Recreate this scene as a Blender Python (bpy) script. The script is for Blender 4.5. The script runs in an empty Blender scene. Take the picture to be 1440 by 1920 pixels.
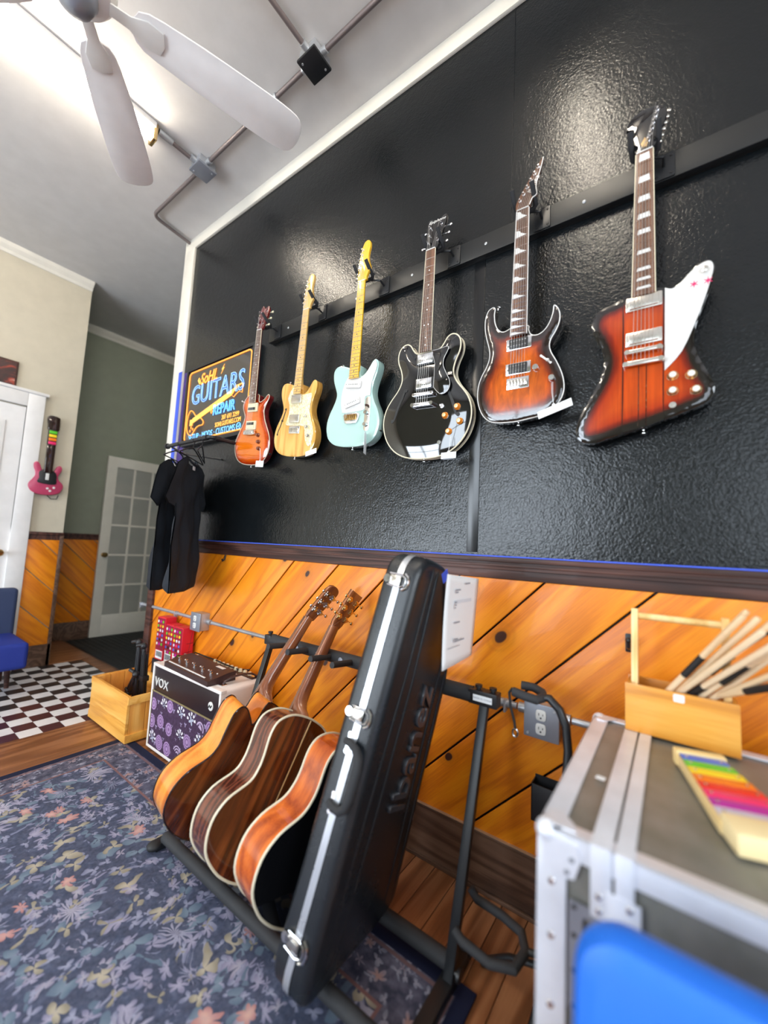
import bpy, bmesh, math, random
from math import pi, sin, cos, radians, sqrt
from mathutils import Vector, Matrix, geometry
random.seed(7)
C = bpy.context.scene.collection
V = Vector
# ------------------------------------------------------------ camera, world, lights
cam_d = bpy.data.cameras.new('camera'); cam = bpy.data.objects.new('camera', cam_d); C.objects.link(cam)
RX = V((0.80822932, 0.58680663, 0.04922745)); RY = V((0.01255375, -0.10074764, 0.99483281)); RZ = V((0.58873404, -0.80343506, -0.08879382))
cam.matrix_world = Matrix(((RX.x, RY.x, RZ.x, 0.0), (RX.y, RY.y, RZ.y, -1.5), (RX.z, RY.z, RZ.z, 1.2), (0, 0, 0, 1)))
cam_d.sensor_fit = 'HORIZONTAL'; cam_d.sensor_width = 36.0; cam_d.lens = 748.25 / 1440 * 36.0
cam_d.clip_start = 0.02; cam_d.clip_end = 60
cam_d.dof.use_dof = True; cam_d.dof.focus_distance = 1.9; cam_d.dof.aperture_fstop = 1.25
bpy.context.scene.camera = cam
sc = bpy.context.scene
sc.view_settings.view_transform = 'Standard'; sc.view_settings.look = 'None'
sc.view_settings.gamma = 1.0; sc.view_settings.use_curve_mapping = False
sc.view_settings.exposure = 0.38
sc.cycles.max_bounces = 7; sc.cycles.diffuse_bounces = 4; sc.cycles.glossy_bounces = 4
sc.cycles.use_denoising = True; sc.cycles.sample_clamp_indirect = 6.0
w = bpy.data.worlds.new('daylight'); sc.world = w; w.use_nodes = True
bg = w.node_tree.nodes['Background']; bg.inputs[0].default_value = (0.72, 0.84, 1.0, 1); bg.inputs[1].default_value = 0.7
def area(name, loc, rot, sx, sy, power, col):
    l = bpy.data.lights.new(name, 'AREA'); l.shape = 'RECTANGLE'; l.size = sx; l.size_y = sy; l.energy = power; l.color = col
    o = bpy.data.objects.new(name, l); C.objects.link(o); o.location = loc; o.rotation_euler = rot; return o
# daylight through two shop windows behind the camera and one on the right, plus an added low opening that brightens the left side
WIN = [(-3.60, 1.5, 80, 0.15, 1.65), (-1.90, 1.7, 85, 0.9, 2.9), (1.20, 1.3, 22, 0.9, 2.9)]      # centre x, width, power, sill, head; the first entry is the added opening
for x, w_, p, z0, z1 in WIN: area('window_daylight', (x, -4.66, (z0 + z1) / 2), (radians(90), 0, 0), w_, z1 - z0, p, (0.80, 0.90, 1.0))
area('window_daylight', (2.45, -2.6, 1.9), (radians(90), 0, radians(90)), 2.0, 2.0, 80, (0.85, 0.93, 1.0))

# ------------------------------------------------------------ material tools
class NT:
    def __init__(s, name):
        s.m = bpy.data.materials.new(name); s.m.use_nodes = True; s.t = s.m.node_tree; s.n = s.t.nodes
        s.b = s.n['Principled BSDF']
    def new(s, typ, **k):
        n = s.n.new(typ)
        for a, v in k.items(): setattr(n, a, v)
        return n
    def put(s, sock, v):
        if isinstance(v, bpy.types.NodeSocket): s.t.links.new(v, sock)
        elif isinstance(v, (tuple, list)) and len(v) == 3 and sock.type == 'RGBA': sock.default_value = (*v, 1)
        else: sock.default_value = v
    def co(s, kind='Object', scale=(1, 1, 1), rot=(0, 0, 0), jitter=0.0, loc=(0, 0, 0)):
        tc = s.new('ShaderNodeTexCoord'); mp = s.new('ShaderNodeMapping'); mp.vector_type = 'POINT'
        s.t.links.new(tc.outputs[kind], mp.inputs[0]); mp.inputs['Scale'].default_value = scale; mp.inputs['Rotation'].default_value = rot
        mp.inputs['Location'].default_value = loc
        if jitter:
            oi = s.new('ShaderNodeObjectInfo'); vm = s.new('ShaderNodeVectorMath', operation='SCALE')
            cx = s.new('ShaderNodeCombineXYZ'); s.t.links.new(oi.outputs['Random'], cx.inputs[0]); s.t.links.new(oi.outputs['Random'], cx.inputs[2])
            s.t.links.new(cx.outputs[0], vm.inputs[0]); vm.inputs['Scale'].default_value = jitter
            s.t.links.new(vm.outputs[0], mp.inputs['Location'])
        return mp.outputs[0]
    def math(s, op, a, b=0.0, c=0.0, clamp=False):
        n = s.new('ShaderNodeMath', operation=op); n.use_clamp = clamp
        s.put(n.inputs[0], a); s.put(n.inputs[1], b); s.put(n.inputs[2], c); return n.outputs[0]
    def noise(s, vec, scale, detail=3.0, rough=0.55, dist=0.0, col=False):
        n = s.new('ShaderNodeTexNoise'); s.put(n.inputs['Vector'], vec); n.inputs['Scale'].default_value = scale
        n.inputs['Detail'].default_value = detail; n.inputs['Roughness'].default_value = rough; n.inputs['Distortion'].default_value = dist
        return n.outputs['Color' if col else 'Fac']
    def voro(s, vec, scale, feature='F1', rnd=1.0):
        n = s.new('ShaderNodeTexVoronoi', feature=feature); s.put(n.inputs['Vector'], vec); n.inputs['Scale'].default_value = scale
        n.inputs['Randomness'].default_value = rnd; return n
    def ramp(s, fac, stops, interp='LINEAR'):
        n = s.new('ShaderNodeValToRGB'); n.color_ramp.interpolation = interp; s.put(n.inputs[0], fac)
        e = n.color_ramp.elements
        while len(e) < len(stops): e.new(0.5)
        for i, (p, c) in enumerate(stops):
            e[i].position = p; e[i].color = (*c, 1) if len(c) == 3 else c
        return n.outputs[0]
    def mix(s, f, a, b, mode='MIX'):
        n = s.new('ShaderNodeMix'); n.data_type = 'RGBA'; n.blend_type = mode
        s.put(n.inputs[0], f); s.put(n.inputs[6], a); s.put(n.inputs[7], b); return n.outputs[2]
    def smooth(s, v, a, b):
        n = s.new('ShaderNodeMapRange'); n.interpolation_type = 'SMOOTHSTEP'; s.put(n.inputs[0], v)
        n.inputs[1].default_value = a; n.inputs[2].default_value = b; return n.outputs[0]
    def bump(s, h, strength, dist=0.01):
        n = s.new('ShaderNodeBump'); s.put(n.inputs['Height'], h); n.inputs['Strength'].default_value = strength; n.inputs['Distance'].default_value = dist
        s.t.links.new(n.outputs[0], s.b.inputs['Normal'])
    def set(s, col=None, rough=None, metal=None, coat=None, spec=None, emit=None, es=0.0):
        b = s.b.inputs
        if col is not None: s.put(b['Base Color'], col)
        if rough is not None: s.put(b['Roughness'], rough)
        if metal is not None: s.put(b['Metallic'], metal)
        if coat is not None: b['Coat Weight'].default_value = coat; b['Coat Roughness'].default_value = 0.04
        if spec is not None: b['Specular IOR Level'].default_value = spec
        if emit is not None: s.put(b['Emission Color'], emit); b['Emission Strength'].default_value = es
        return s.m
def plain(name, col, rough=0.5, metal=0.0, coat=None, var=0.06, bump=0.0, bs=200, emit=None, es=0.0, spec=None):
    n = NT(name); v = n.noise(n.co(), 9, 4)
    c = n.mix(1.0, col, n.ramp(v, [(0.3, (1 - var,) * 3), (0.7, (1 + var * 0.3,) * 3)]), 'MULTIPLY')
    if bump: n.bump(n.noise(n.co(), bs, 2), bump, 0.001)
    r = n.math('MULTIPLY_ADD', v, 0.08, max(rough - 0.04, 0.02))
    return n.set(c, r, metal, coat, spec, emit, es)
def wood(name, dark, mid, light, rough=0.35, coat=0.3, axis=0, ring=14, jitter=9.0, knots=0.0, grain=1.0, bump=0.15):
    """wood with its grain along local axis 0/1/2"""
    n = NT(name); st = [9.0, 9.0, 9.0]; st[axis] = 0.8
    base = n.co(scale=(1, 1, 1), jitter=jitter)
    mp = n.new('ShaderNodeMapping'); n.put(mp.inputs[0], base); mp.inputs['Scale'].default_value = st
    s = mp.outputs[0]
    big = n.noise(s, 0.8, 2, 0.5, 0.5)
    rings = n.math('SINE', n.math('MULTIPLY', big, ring * 6.0)); rings = n.math('MULTIPLY_ADD', rings, 0.5, 0.5)
    st2 = [260.0, 260.0, 260.0]; st2[axis] = 9.0
    mp2 = n.new('ShaderNodeMapping'); n.put(mp2.inputs[0], base); mp2.inputs['Scale'].default_value = st2
    fine = n.noise(mp2.outputs[0], 1.0, 2, 0.6)
    f = n.math('ADD', n.math('MULTIPLY', rings, 0.42 * grain), n.math('MULTIPLY', fine, 0.45))
    f = n.math('ADD', f, n.math('MULTIPLY', n.noise(base, 2.5, 2), 0.25))
    c = n.ramp(f, [(0.18, dark), (0.5, mid), (0.82, light)])
    if knots:
        wob = n.noise(base, 9, 2, col=True)
        va_ = n.new('ShaderNodeVectorMath', operation='MULTIPLY_ADD'); n.put(va_.inputs[0], wob); va_.inputs[1].default_value = (0.02,) * 3; n.put(va_.inputs[2], base)
        sx = n.new('ShaderNodeSeparateXYZ'); n.put(sx.inputs[0], va_.outputs[0]); cx_ = n.new('ShaderNodeCombineXYZ')
        n.put(cx_.inputs[0], n.math('MULTIPLY', sx.outputs[axis], 0.72)); n.put(cx_.inputs[1], sx.outputs[2 if axis != 2 else 0])
        vo = n.new('ShaderNodeTexVoronoi', voronoi_dimensions='2D'); n.put(vo.inputs['Vector'], cx_.outputs[0]); vo.inputs['Scale'].default_value = knots; d = vo.outputs['Distance']
        kc = n.new('ShaderNodeSeparateColor'); n.put(kc.inputs[0], vo.outputs['Color']); kr = n.math('MULTIPLY_ADD', kc.outputs[0], 0.7, 0.35); d = n.math('DIVIDE', d, kr)
        core = n.smooth(d, 0.066, 0.045); ringk = n.math('MULTIPLY_ADD', n.math('SINE', n.math('MULTIPLY', d, 110.0)), 0.5, 0.5)
        halo = n.math('MULTIPLY', n.smooth(d, 0.20, 0.05), n.math('MULTIPLY_ADD', ringk, 0.35, 0.4))
        c = n.mix(halo, c, tuple(x * 0.62 for x in mid)); c = n.mix(core, c, (0.045, 0.012, 0.006))
    n.bump(fine, bump, 0.002)
    return n.set(c, n.math('MULTIPLY_ADD', fine, 0.15, rough - 0.07), 0.0, coat)

# ------------------------------------------------------------ mesh tools
class B:
    def __init__(s): s.bm = bmesh.new(); s.edge = {}
    def _xf(s, vs, M):
        if M is not None:
            for v in vs: v.co = M @ v.co
    def box(s, x0, x1, y0, y1, z0, z1, bev=0.0, M=None, seg=2):
        r = bmesh.ops.create_cube(s.bm, size=1.0); vs = r['verts']
        for v in vs: v.co = V(((x0 + x1) / 2 + v.co.x * (x1 - x0), (y0 + y1) / 2 + v.co.y * (y1 - y0), (z0 + z1) / 2 + v.co.z * (z1 - z0)))
        if bev:
            es = list({e for v in vs for e in v.link_edges}); n0 = set(s.bm.verts)
            r2 = bmesh.ops.bevel(s.bm, geom=es, offset=bev, segments=seg, profile=0.6, affect='EDGES', clamp_overlap=True)
            vs = list({v for f in r2['faces'] for v in f.verts} | {v for v in vs if v.is_valid})
            vs = list({v for v in s._island(vs[0])})
        s._xf(vs, M); return s
    def _island(s, v0):
        seen = {v0}; st = [v0]
        while st:
            v = st.pop()
            for e in v.link_edges:
                o = e.other_vert(v)
                if o not in seen: seen.add(o); st.append(o)
        return seen
    def tube(s, pts, r, seg=10, closed=False, caps=True, flat=None):
        pts = [V(p) for p in pts]; n = len(pts); rs = r if isinstance(r, (list, tuple)) else [r] * n
        rings = []; prev = None
        for i, p in enumerate(pts):
            a = pts[(i - 1) % n] if (closed or i > 0) else p; b = pts[(i + 1) % n] if (closed or i < n - 1) else p
            t = (b - a).normalized()
            if prev is None:
                up = V((0, 0, 1)) if abs(t.z) < 0.9 else V((1, 0, 0)); x = t.cross(up).normalized()
            else:
                x = prev - t * prev.dot(t)
                x = x.normalized() if x.length > 1e-6 else t.orthogonal().normalized()
            prev = x; y = t.cross(x)
            fy = 1.0 if flat is None else flat
            rings.append([s.bm.verts.new(p + (x * cos(2 * pi * k / seg) + y * (sin(2 * pi * k / seg) * fy)) * rs[i]) for k in range(seg)])
        m = n if closed else n - 1
        for i in range(m):
            a = rings[i]; b = rings[(i + 1) % n]
            for k in range(seg): s.bm.faces.new((a[k], a[(k + 1) % seg], b[(k + 1) % seg], b[k]))
        if caps and not closed:
            s.bm.faces.new(list(reversed(rings[0]))); s.bm.faces.new(rings[-1])
        return s
    def cyl(s, p0, p1, r, r2=None, seg=16): return s.tube([p0, p1], [r, r if r2 is None else r2], seg)
    def lathe(s, p0, axis, prof, seg=20):
        """prof: (distance along axis, radius)"""
        p0 = V(p0); a = V(axis).normalized(); x = a.orthogonal().normalized(); y = a.cross(x); rings = []
        for d, r in prof:
            rings.append([s.bm.verts.new(p0 + a * d + (x * cos(2 * pi * k / seg) + y * sin(2 * pi * k / seg)) * max(r, 1e-5)) for k in range(seg)])
        for a_, b_ in zip(rings, rings[1:]):
            for k in range(seg): s.bm.faces.new((a_[k], a_[(k + 1) % seg], b_[(k + 1) % seg], b_[k]))
        s.bm.faces.new(list(reversed(rings[0]))); s.bm.faces.new(rings[-1]); return s
    def ball(s, c, r, sx=1, sy=1, sz=1, sub=2):
        q = bmesh.ops.create_icosphere(s.bm, subdivisions=sub, radius=r)
        for v in q['verts']: v.co = V((v.co.x * sx, v.co.y * sy, v.co.z * sz)) + V(c)
        return s
    def poly(s, pts3): s.bm.faces.new([s.bm.verts.new(V(p)) for p in pts3]); return s
    def prism(s, out, y0, y1, bev=0.0, plane='xz', M=None):
        """extrude a 2D outline; plane 'xz' -> extruded along y, 'xy' -> along z, 'yz' -> along x"""
        def P(a, b, h): return {'xz': V((a, h, b)), 'xy': V((a, b, h)), 'yz': V((h, a, b))}[plane]
        levels = [(0, y0), (0, y1)]
        if bev: levels = [(bev, y0), (bev * 0.3, y0 + bev * 0.3), (0, y0 + bev), (0, y1 - bev), (bev * 0.3, y1 - bev * 0.3), (bev, y1)]
        rings = []
        for ins, h in levels:
            o = inset(out, ins) if ins else out
            rings.append([s.bm.verts.new(P(a, b, h)) for a, b in o])
        n = len(out)
        for a_, b_ in zip(rings, rings[1:]):
            for k in range(n): s.bm.faces.new((a_[k], a_[(k + 1) % n], b_[(k + 1) % n], b_[k]))
        s.bm.faces.new(list(reversed(rings[0]))); s.bm.faces.new(rings[-1])
        if M is not None: s._xf([v for r in rings for v in r], M)
        return s
    def sheet(s, out, yf, step=0.02, holes=None, edge_attr=True, pre=None):
        """triangulated plate in the x-z plane inside outline, y = yf(x, z, distance to the edge)"""
        pts = [V(p) for p in out]; n = len(pts); edges = [(i, (i + 1) % n) for i in range(n)]
        xs = [p.x for p in pts]; zs = [p.y for p in pts]
        x = min(xs) + step * 0.5; i = 0
        while x < max(xs):
            z = min(zs) + step * (0.5 if i % 2 else 0.25)
            while z < max(zs):
                if inside(x, z, out) and dist(x, z, out) > step * 0.45: pts.append(V((x, z)))
                z += step
            x += step; i += 1
        vs, es, fs, *_ = geometry.delaunay_2d_cdt(pts, edges, [], 1, 1e-6)
        lay = s.bm.verts.layers.float.get('edge') or s.bm.verts.layers.float.new('edge')
        nv = []
        for p in vs:
            d = dist(p.x, p.y, out); v = s.bm.verts.new((p.x, yf(p.x, p.y, d), p.y)); v[lay] = d; nv.append(v)
        for f in fs:
            try: s.bm.faces.new([nv[i] for i in f])
            except ValueError: pass
        return s
    def strip(s, out, y0, y1):
        """open side wall of an outline between two heights (functions or numbers)"""
        n = len(out); a = [s.bm.verts.new((p[0], y0 if not callable(y0) else y0(*p), p[1])) for p in out]
        b = [s.bm.verts.new((p[0], y1 if not callable(y1) else y1(*p), p[1])) for p in out]
        for k in range(n): s.bm.faces.new((a[k], a[(k + 1) % n], b[(k + 1) % n], b[k]))
        return s
    def obj(s, name, mat, parent=None, loc=None, rot=None, angle=38, **props):
        bm = s.bm; bmesh.ops.remove_doubles(bm, verts=bm.verts, dist=1e-6)
        bmesh.ops.recalc_face_normals(bm, faces=bm.faces)
        a = radians(angle)
        for e in bm.edges:
            if len(e.link_faces) == 2:
                try: e.smooth = e.calc_face_angle() < a
                except ValueError: pass
        for f in bm.faces: f.smooth = True
        me = bpy.data.meshes.new(name); bm.to_mesh(me); bm.free()
        return link(name, me, mat, parent, loc, rot, **props)
def link(name, me, mat, parent=None, loc=None, rot=None, **props):
    o = bpy.data.objects.new(name, me); C.objects.link(o)
    if mat is not None:
        me.materials.clear()
        me.materials.append(mat)
    if parent is not None: o.parent = parent
    if loc is not None: o.location = loc
    if rot is not None: o.rotation_euler = rot
    for k, v in props.items(): o[k] = v
    return o
def tag(o, label, cat, group=None):
    o['label'] = label; o['category'] = cat
    if group: o['group'] = group
    return o
def thing(name, label, cat, loc=(0, 0, 0), rot=(0, 0, 0), group=None, M=None):
    o = bpy.data.objects.new(name, None); C.objects.link(o); o.empty_display_size = 0.05
    if M is not None: o.matrix_world = M
    else: o.location = loc; o.rotation_euler = rot
    return tag(o, label, cat, group)
def inside(x, z, P):
    c = False; n = len(P); j = n - 1
    for i in range(n):
        if (P[i][1] > z) != (P[j][1] > z) and x < (P[j][0] - P[i][0]) * (z - P[i][1]) / (P[j][1] - P[i][1]) + P[i][0]: c = not c
        j = i
    return c
def dist(x, z, P):
    m = 9.0; n = len(P)
    for i in range(n):
        ax, az = P[i]; bx, bz = P[(i + 1) % n]; dx = bx - ax; dz = bz - az; L = dx * dx + dz * dz
        t = 0 if L < 1e-12 else max(0, min(1, ((x - ax) * dx + (z - az) * dz) / L))
        d = (x - ax - t * dx) ** 2 + (z - az - t * dz) ** 2
        if d < m: m = d
    return sqrt(m)
def area2(P): return sum(P[i][0] * P[(i + 1) % len(P)][1] - P[(i + 1) % len(P)][0] * P[i][1] for i in range(len(P)))
def inset(P, d):
    n = len(P); sg = 1 if area2(P) > 0 else -1; out = []
    for i in range(n):
        a = P[i - 1]; b = P[i]; c = P[(i + 1) % n]
        d1 = V((b[0] - a[0], b[1] - a[1])); d2 = V((c[0] - b[0], c[1] - b[1]))
        if d1.length < 1e-9: d1 = d2
        if d2.length < 1e-9: d2 = d1
        n1 = V((-d1.y, d1.x)).normalized(); n2 = V((-d2.y, d2.x)).normalized(); m = n1 + n2
        m = m.normalized() if m.length > 1e-6 else n1
        k = d / max(0.45, m.dot(n1)); out.append((b[0] + m.x * k * sg, b[1] + m.y * k * sg))
    return out
def spline(P, n=4, closed=True, sharp=()):
    """Catmull-Rom through 2D points"""
    N = len(P); out = []
    for i in range(N if closed else N - 1):
        g = (lambda k: P[k % N]) if closed else (lambda k: P[min(max(k, 0), N - 1)])
        p0, p1, p2, p3 = g(i - 1), g(i), g(i + 1), g(i + 2)
        if i in sharp: p0 = p1
        if (i + 1) % N in sharp: p3 = p2
        for j in range(n):
            t = j / n
            out.append(tuple(0.5 * (2 * p1[k] + (p2[k] - p0[k]) * t + (2 * p0[k] - 5 * p1[k] + 4 * p2[k] - p3[k]) * t * t + (3 * p1[k] - p0[k] - 3 * p2[k] + p3[k]) * t ** 3) for k in range(len(p1))))
    if not closed: out.append(tuple(P[-1]))
    return out
def rrect(x0, x1, z0, z1, r, n=4):
    out = []
    for cx, cz, a in ((x1 - r, z1 - r, 0), (x0 + r, z1 - r, 90), (x0 + r, z0 + r, 180), (x1 - r, z0 + r, 270)):
        for k in range(n + 1): t = radians(a + 90 * k / n); out.append((cx + r * cos(t), cz + r * sin(t)))
    return out
def text(name, s, size, mat, parent, loc, rot, depth=0.0004, align='CENTER', outline=None, sx=1.0, shear=0.0, spacing=1.0, M=None, bevel=0.0, **props):
    cu = bpy.data.curves.new(name, 'FONT'); cu.body = s; cu.size = size; cu.align_x = align; cu.align_y = 'CENTER'; cu.shear = shear; cu.space_character = spacing
    cu.resolution_u = 3
    if outline: cu.fill_mode = 'NONE'; cu.bevel_depth = outline; cu.bevel_resolution = 0
    else: cu.extrude = depth; cu.bevel_depth = bevel; cu.bevel_resolution = 1
    o = bpy.data.objects.new('tmp', cu); C.objects.link(o)
    me = bpy.data.meshes.new_from_object(o.evaluated_get(bpy.context.evaluated_depsgraph_get()))
    bpy.data.objects.remove(o); me.name = name
    if sx != 1.0:
        for v in me.vertices: v.co.x *= sx
    o = link(name, me, mat, parent, loc, rot, **props)
    if M is not None: o.matrix_basis = M
    return o
FR = (radians(90), 0, 0)     # text standing up, facing -Y

# ------------------------------------------------------------ materials
def mk_black_wall():
    n = NT('black_wall_paint'); co = n.co()
    f = n.noise(co, 120, 3, 0.55, 0.5); g = n.noise(co, 7, 3); h = n.noise(co, 30, 2)
    hh = n.math('ADD', n.math('MULTIPLY', f, 0.8), n.math('MULTIPLY', h, 0.9))
    n.bump(hh, 0.30, 0.005)
    c = n.mix(g, (0.0035, 0.005, 0.006), (0.007, 0.0085, 0.0095))
    return n.set(c, n.math('MULTIPLY_ADD', g, 0.08, 0.15), 0, None, 0.46)
def mk_rug():
    n = NT('floral_rug_pile'); co = n.co()
    wob = n.noise(co, 5, 3, col=True)
    va = n.new('ShaderNodeVectorMath', operation='MULTIPLY_ADD'); n.put(va.inputs[0], wob); va.inputs[1].default_value = (0.16, 0.16, 0); n.put(va.inputs[2], co); wv = va.outputs[0]
    base = n.ramp(n.noise(co, 40, 3), [(0.35, (0.012, 0.022, 0.05)), (0.6, (0.03, 0.05, 0.10)), (0.8, (0.10, 0.13, 0.22))])
    def layer(c, vec, scale, petals, rin, rout, col, col2, pick, seed):
        sh = n.new('ShaderNodeVectorMath', operation='ADD'); n.put(sh.inputs[0], vec); sh.inputs[1].default_value = (seed, seed * 1.7, 0)
        sv = n.new('ShaderNodeVectorMath', operation='SCALE'); n.put(sv.inputs[0], sh.outputs[0]); sv.inputs['Scale'].default_value = scale
        vo = n.voro(sv.outputs[0], 1.0, rnd=0.75)
        sub = n.new('ShaderNodeVectorMath', operation='SUBTRACT'); n.put(sub.inputs[0], sv.outputs[0]); n.put(sub.inputs[1], vo.outputs['Position'])
        sp = n.new('ShaderNodeSeparateXYZ'); n.put(sp.inputs[0], sub.outputs[0])
        ang = n.math('ARCTAN2', sp.outputs[1], sp.outputs[0]); r = vo.outputs['Distance']
        cs = n.new('ShaderNodeSeparateColor'); n.put(cs.inputs[0], vo.outputs['Color'])
        ph = n.math('MULTIPLY', cs.outputs[1], 6.28)
        wv_ = n.math('ABSOLUTE', n.math('SINE', n.math('MULTIPLY_ADD', ang, petals / 2.0, ph)))
        lim = n.math('MULTIPLY_ADD', wv_, rout - rin, rin)
        m = n.smooth(n.math('SUBTRACT', lim, r), 0.0, 0.05)
        m = n.math('MULTIPLY', m, n.math('GREATER_THAN', cs.outputs[0], pick))
        shade = n.mix(n.smooth(r, 0.04, rout), col2, col)
        return n.mix(m, c, shade)
    c = base
    c = layer(c, wv, 22, 3, 0.08, 0.48, (0.16, 0.18, 0.29), (0.36, 0.38, 0.52), 0.12, 3.1)
    c = layer(c, wv, 17, 5, 0.10, 0.46, (0.20, 0.20, 0.32), (0.42, 0.40, 0.54), 0.3, 21.4)
    c = layer(c, wv, 13, 2, 0.03, 0.50, (0.08, 0.14, 0.20), (0.18, 0.26, 0.33), 0.25, 1.3)
    c = layer(c, wv, 6.5, 15, 0.10, 0.47, (0.30, 0.30, 0.42), (0.60, 0.57, 0.68), 0.4, 7.7)
    c = layer(c, wv, 12.5, 3, 0.08, 0.46, (0.28, 0.25, 0.15), (0.54, 0.48, 0.34), 0.35, 5.2)
    c = layer(c, wv, 15, 4, 0.08, 0.36, (0.24, 0.22, 0.33), (0.45, 0.43, 0.52), 0.45, 11.9)
    c = layer(c, wv, 21, 2, 0.03, 0.44, (0.02, 0.035, 0.07), (0.05, 0.07, 0.12), 0.5, 14.3)
    c = layer(c, wv, 11.0, 6, 0.20, 0.34, (0.50, 0.20, 0.17), (0.72, 0.44, 0.37), 0.72, 9.4)
    c = n.mix(n.math('MULTIPLY', n.noise(co, 90, 3), 0.42), c, (0.27, 0.28, 0.40))
    # border bands near the rug's edge (object coordinates, rug centred)
    sp = n.new('ShaderNodeSeparateXYZ'); n.put(sp.inputs[0], co)
    dx = n.math('SUBTRACT', 1.10, n.math('ABSOLUTE', sp.outputs[0])); dy = n.math('SUBTRACT', 1.15, n.math('ABSOLUTE', sp.outputs[1]))
    d = n.math('MINIMUM', dx, dy)
    bc = layer(n.ramp(n.noise(co, 30, 2), [(0.35, (0.05, 0.055, 0.09)), (0.7, (0.16, 0.16, 0.23))]), wv, 17, 5, 0.12, 0.45, (0.28, 0.26, 0.34), (0.42, 0.26, 0.24), 0.25, 2.2)
    bc = layer(bc, wv, 26, 3, 0.08, 0.45, (0.20, 0.22, 0.30), (0.36, 0.36, 0.46), 0.2, 6.2)
    c = n.mix(n.smooth(d, 0.19, 0.185), c, bc)
    line = n.math('MULTIPLY', n.smooth(d, 0.182, 0.186), n.smooth(d, 0.196, 0.192)); c = n.mix(line, c, (0.24, 0.13, 0.13))
    line = n.math('MULTIPLY', n.smooth(d, 0.045, 0.05), n.smooth(d, 0.062, 0.057)); c = n.mix(line, c, (0.20, 0.12, 0.13))
    c = n.mix(n.smooth(d, 0.046, 0.042), c, (0.012, 0.016, 0.045))
    n.bump(n.noise(co, 500, 2), 0.3, 0.002)
    return n.set(c, 0.95, 0, None, 0.2)
def mk_grille():
    n = NT('printed_grille_cloth'); co = n.co()
    sp = n.new('ShaderNodeSeparateXYZ'); n.put(sp.inputs[0], co); cx = n.new('ShaderNodeCombineXYZ'); n.put(cx.inputs[0], sp.outputs[0]); n.put(cx.inputs[1], sp.outputs[2]); co = cx.outputs[0]
    c = n.ramp(n.noise(co, 60, 2), [(0.3, (0.035, 0.012, 0.04)), (0.8, (0.07, 0.03, 0.08))])
    def motif(c, scale, seed, pick, fn):
        sv = n.new('ShaderNodeVectorMath', operation='MULTIPLY_ADD'); n.put(sv.inputs[0], co); sv.inputs[1].default_value = (scale,) * 3; sv.inputs[2].default_value = (seed, seed * 0.6, 0)
        vo = n.voro(sv.outputs[0], 1.0, rnd=0.35)
        sub = n.new('ShaderNodeVectorMath', operation='SUBTRACT'); n.put(sub.inputs[0], sv.outputs[0]); n.put(sub.inputs[1], vo.outputs['Position'])
        s2 = n.new('ShaderNodeSeparateXYZ'); n.put(s2.inputs[0], sub.outputs[0])
        cs = n.new('ShaderNodeSeparateColor'); n.put(cs.inputs[0], vo.outputs['Color'])
        ang = n.math('ARCTAN2', s2.outputs[1], s2.outputs[0])
        return fn(c, vo.outputs['Distance'], ang, s2, cs.outputs[0])
    def medal(c, r, a, s2, k):
        on = n.math('LESS_THAN', k, 0.4)
        rad = n.math('MULTIPLY_ADD', n.math('SINE', n.math('MULTIPLY', a, 14.0)), 0.02, 0.43)
        body = n.smooth(n.math('SUBTRACT', rad, r), 0.0, 0.03)
        ring = n.math('MULTIPLY_ADD', n.math('SINE', n.math('MULTIPLY', r, 55.0)), 0.5, 0.5)
        col = n.mix(ring, (0.16, 0.07, 0.20), (0.42, 0.27, 0.48))
        return n.mix(n.math('MULTIPLY', body, on), c, col)
    def dots(c, r, a, s2, k):
        on = n.math('GREATER_THAN', k, 0.7)
        arc = n.math('MULTIPLY', n.smooth(r, 0.28, 0.31), n.smooth(r, 0.47, 0.44))
        d = n.math('MULTIPLY', arc, n.math('GREATER_THAN', n.math('SINE', n.math('MULTIPLY', a, 9.0)), -0.1))
        d = n.math('MULTIPLY', d, n.math('GREATER_THAN', s2.outputs[1], -0.05))
        c = n.mix(n.math('MULTIPLY', d, on), c, (0.75, 0.72, 0.74))
        f = n.smooth(n.math('SUBTRACT', n.math('MULTIPLY_ADD', n.math('SINE', n.math('MULTIPLY', a, 4.0)), 0.07, 0.22), r), 0, 0.02)
        return n.mix(n.math('MULTIPLY', f, on), c, (0.42, 0.45, 0.55))
    def arcs(c, r, a, s2, k):
        on = n.math('MULTIPLY', n.math('GREATER_THAN', k, 0.4), n.math('LESS_THAN', k, 0.7))
        st = n.math('GREATER_THAN', n.math('SINE', n.math('MULTIPLY', r, 48.0)), 0.0)
        m = n.math('MULTIPLY', st, n.smooth(r, 0.50, 0.48)); m = n.math('MULTIPLY', m, n.math('GREATER_THAN', s2.outputs[1], n.math('MULTIPLY', s2.outputs[0], -0.4)))
        return n.mix(n.math('MULTIPLY', m, on), c, (0.48, 0.36, 0.52))
    def small(c, r, a, s2, k):
        m = n.smooth(n.math('SUBTRACT', n.math('MULTIPLY_ADD', n.math('SINE', n.math('MULTIPLY', a, 3.0)), 0.10, 0.22), r), 0, 0.03)
        return n.mix(n.math('MULTIPLY', m, n.math('GREATER_THAN', k, 0.30)), c, (0.30, 0.24, 0.38))
    c = motif(c, 23, 8.1, 0, small)
    for f in (medal, arcs, dots): c = motif(c, 10.5, 2.3, 0, f)
    n.bump(n.noise(co, 900, 1), 0.3, 0.001)
    return n.set(c, 0.85)
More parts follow.
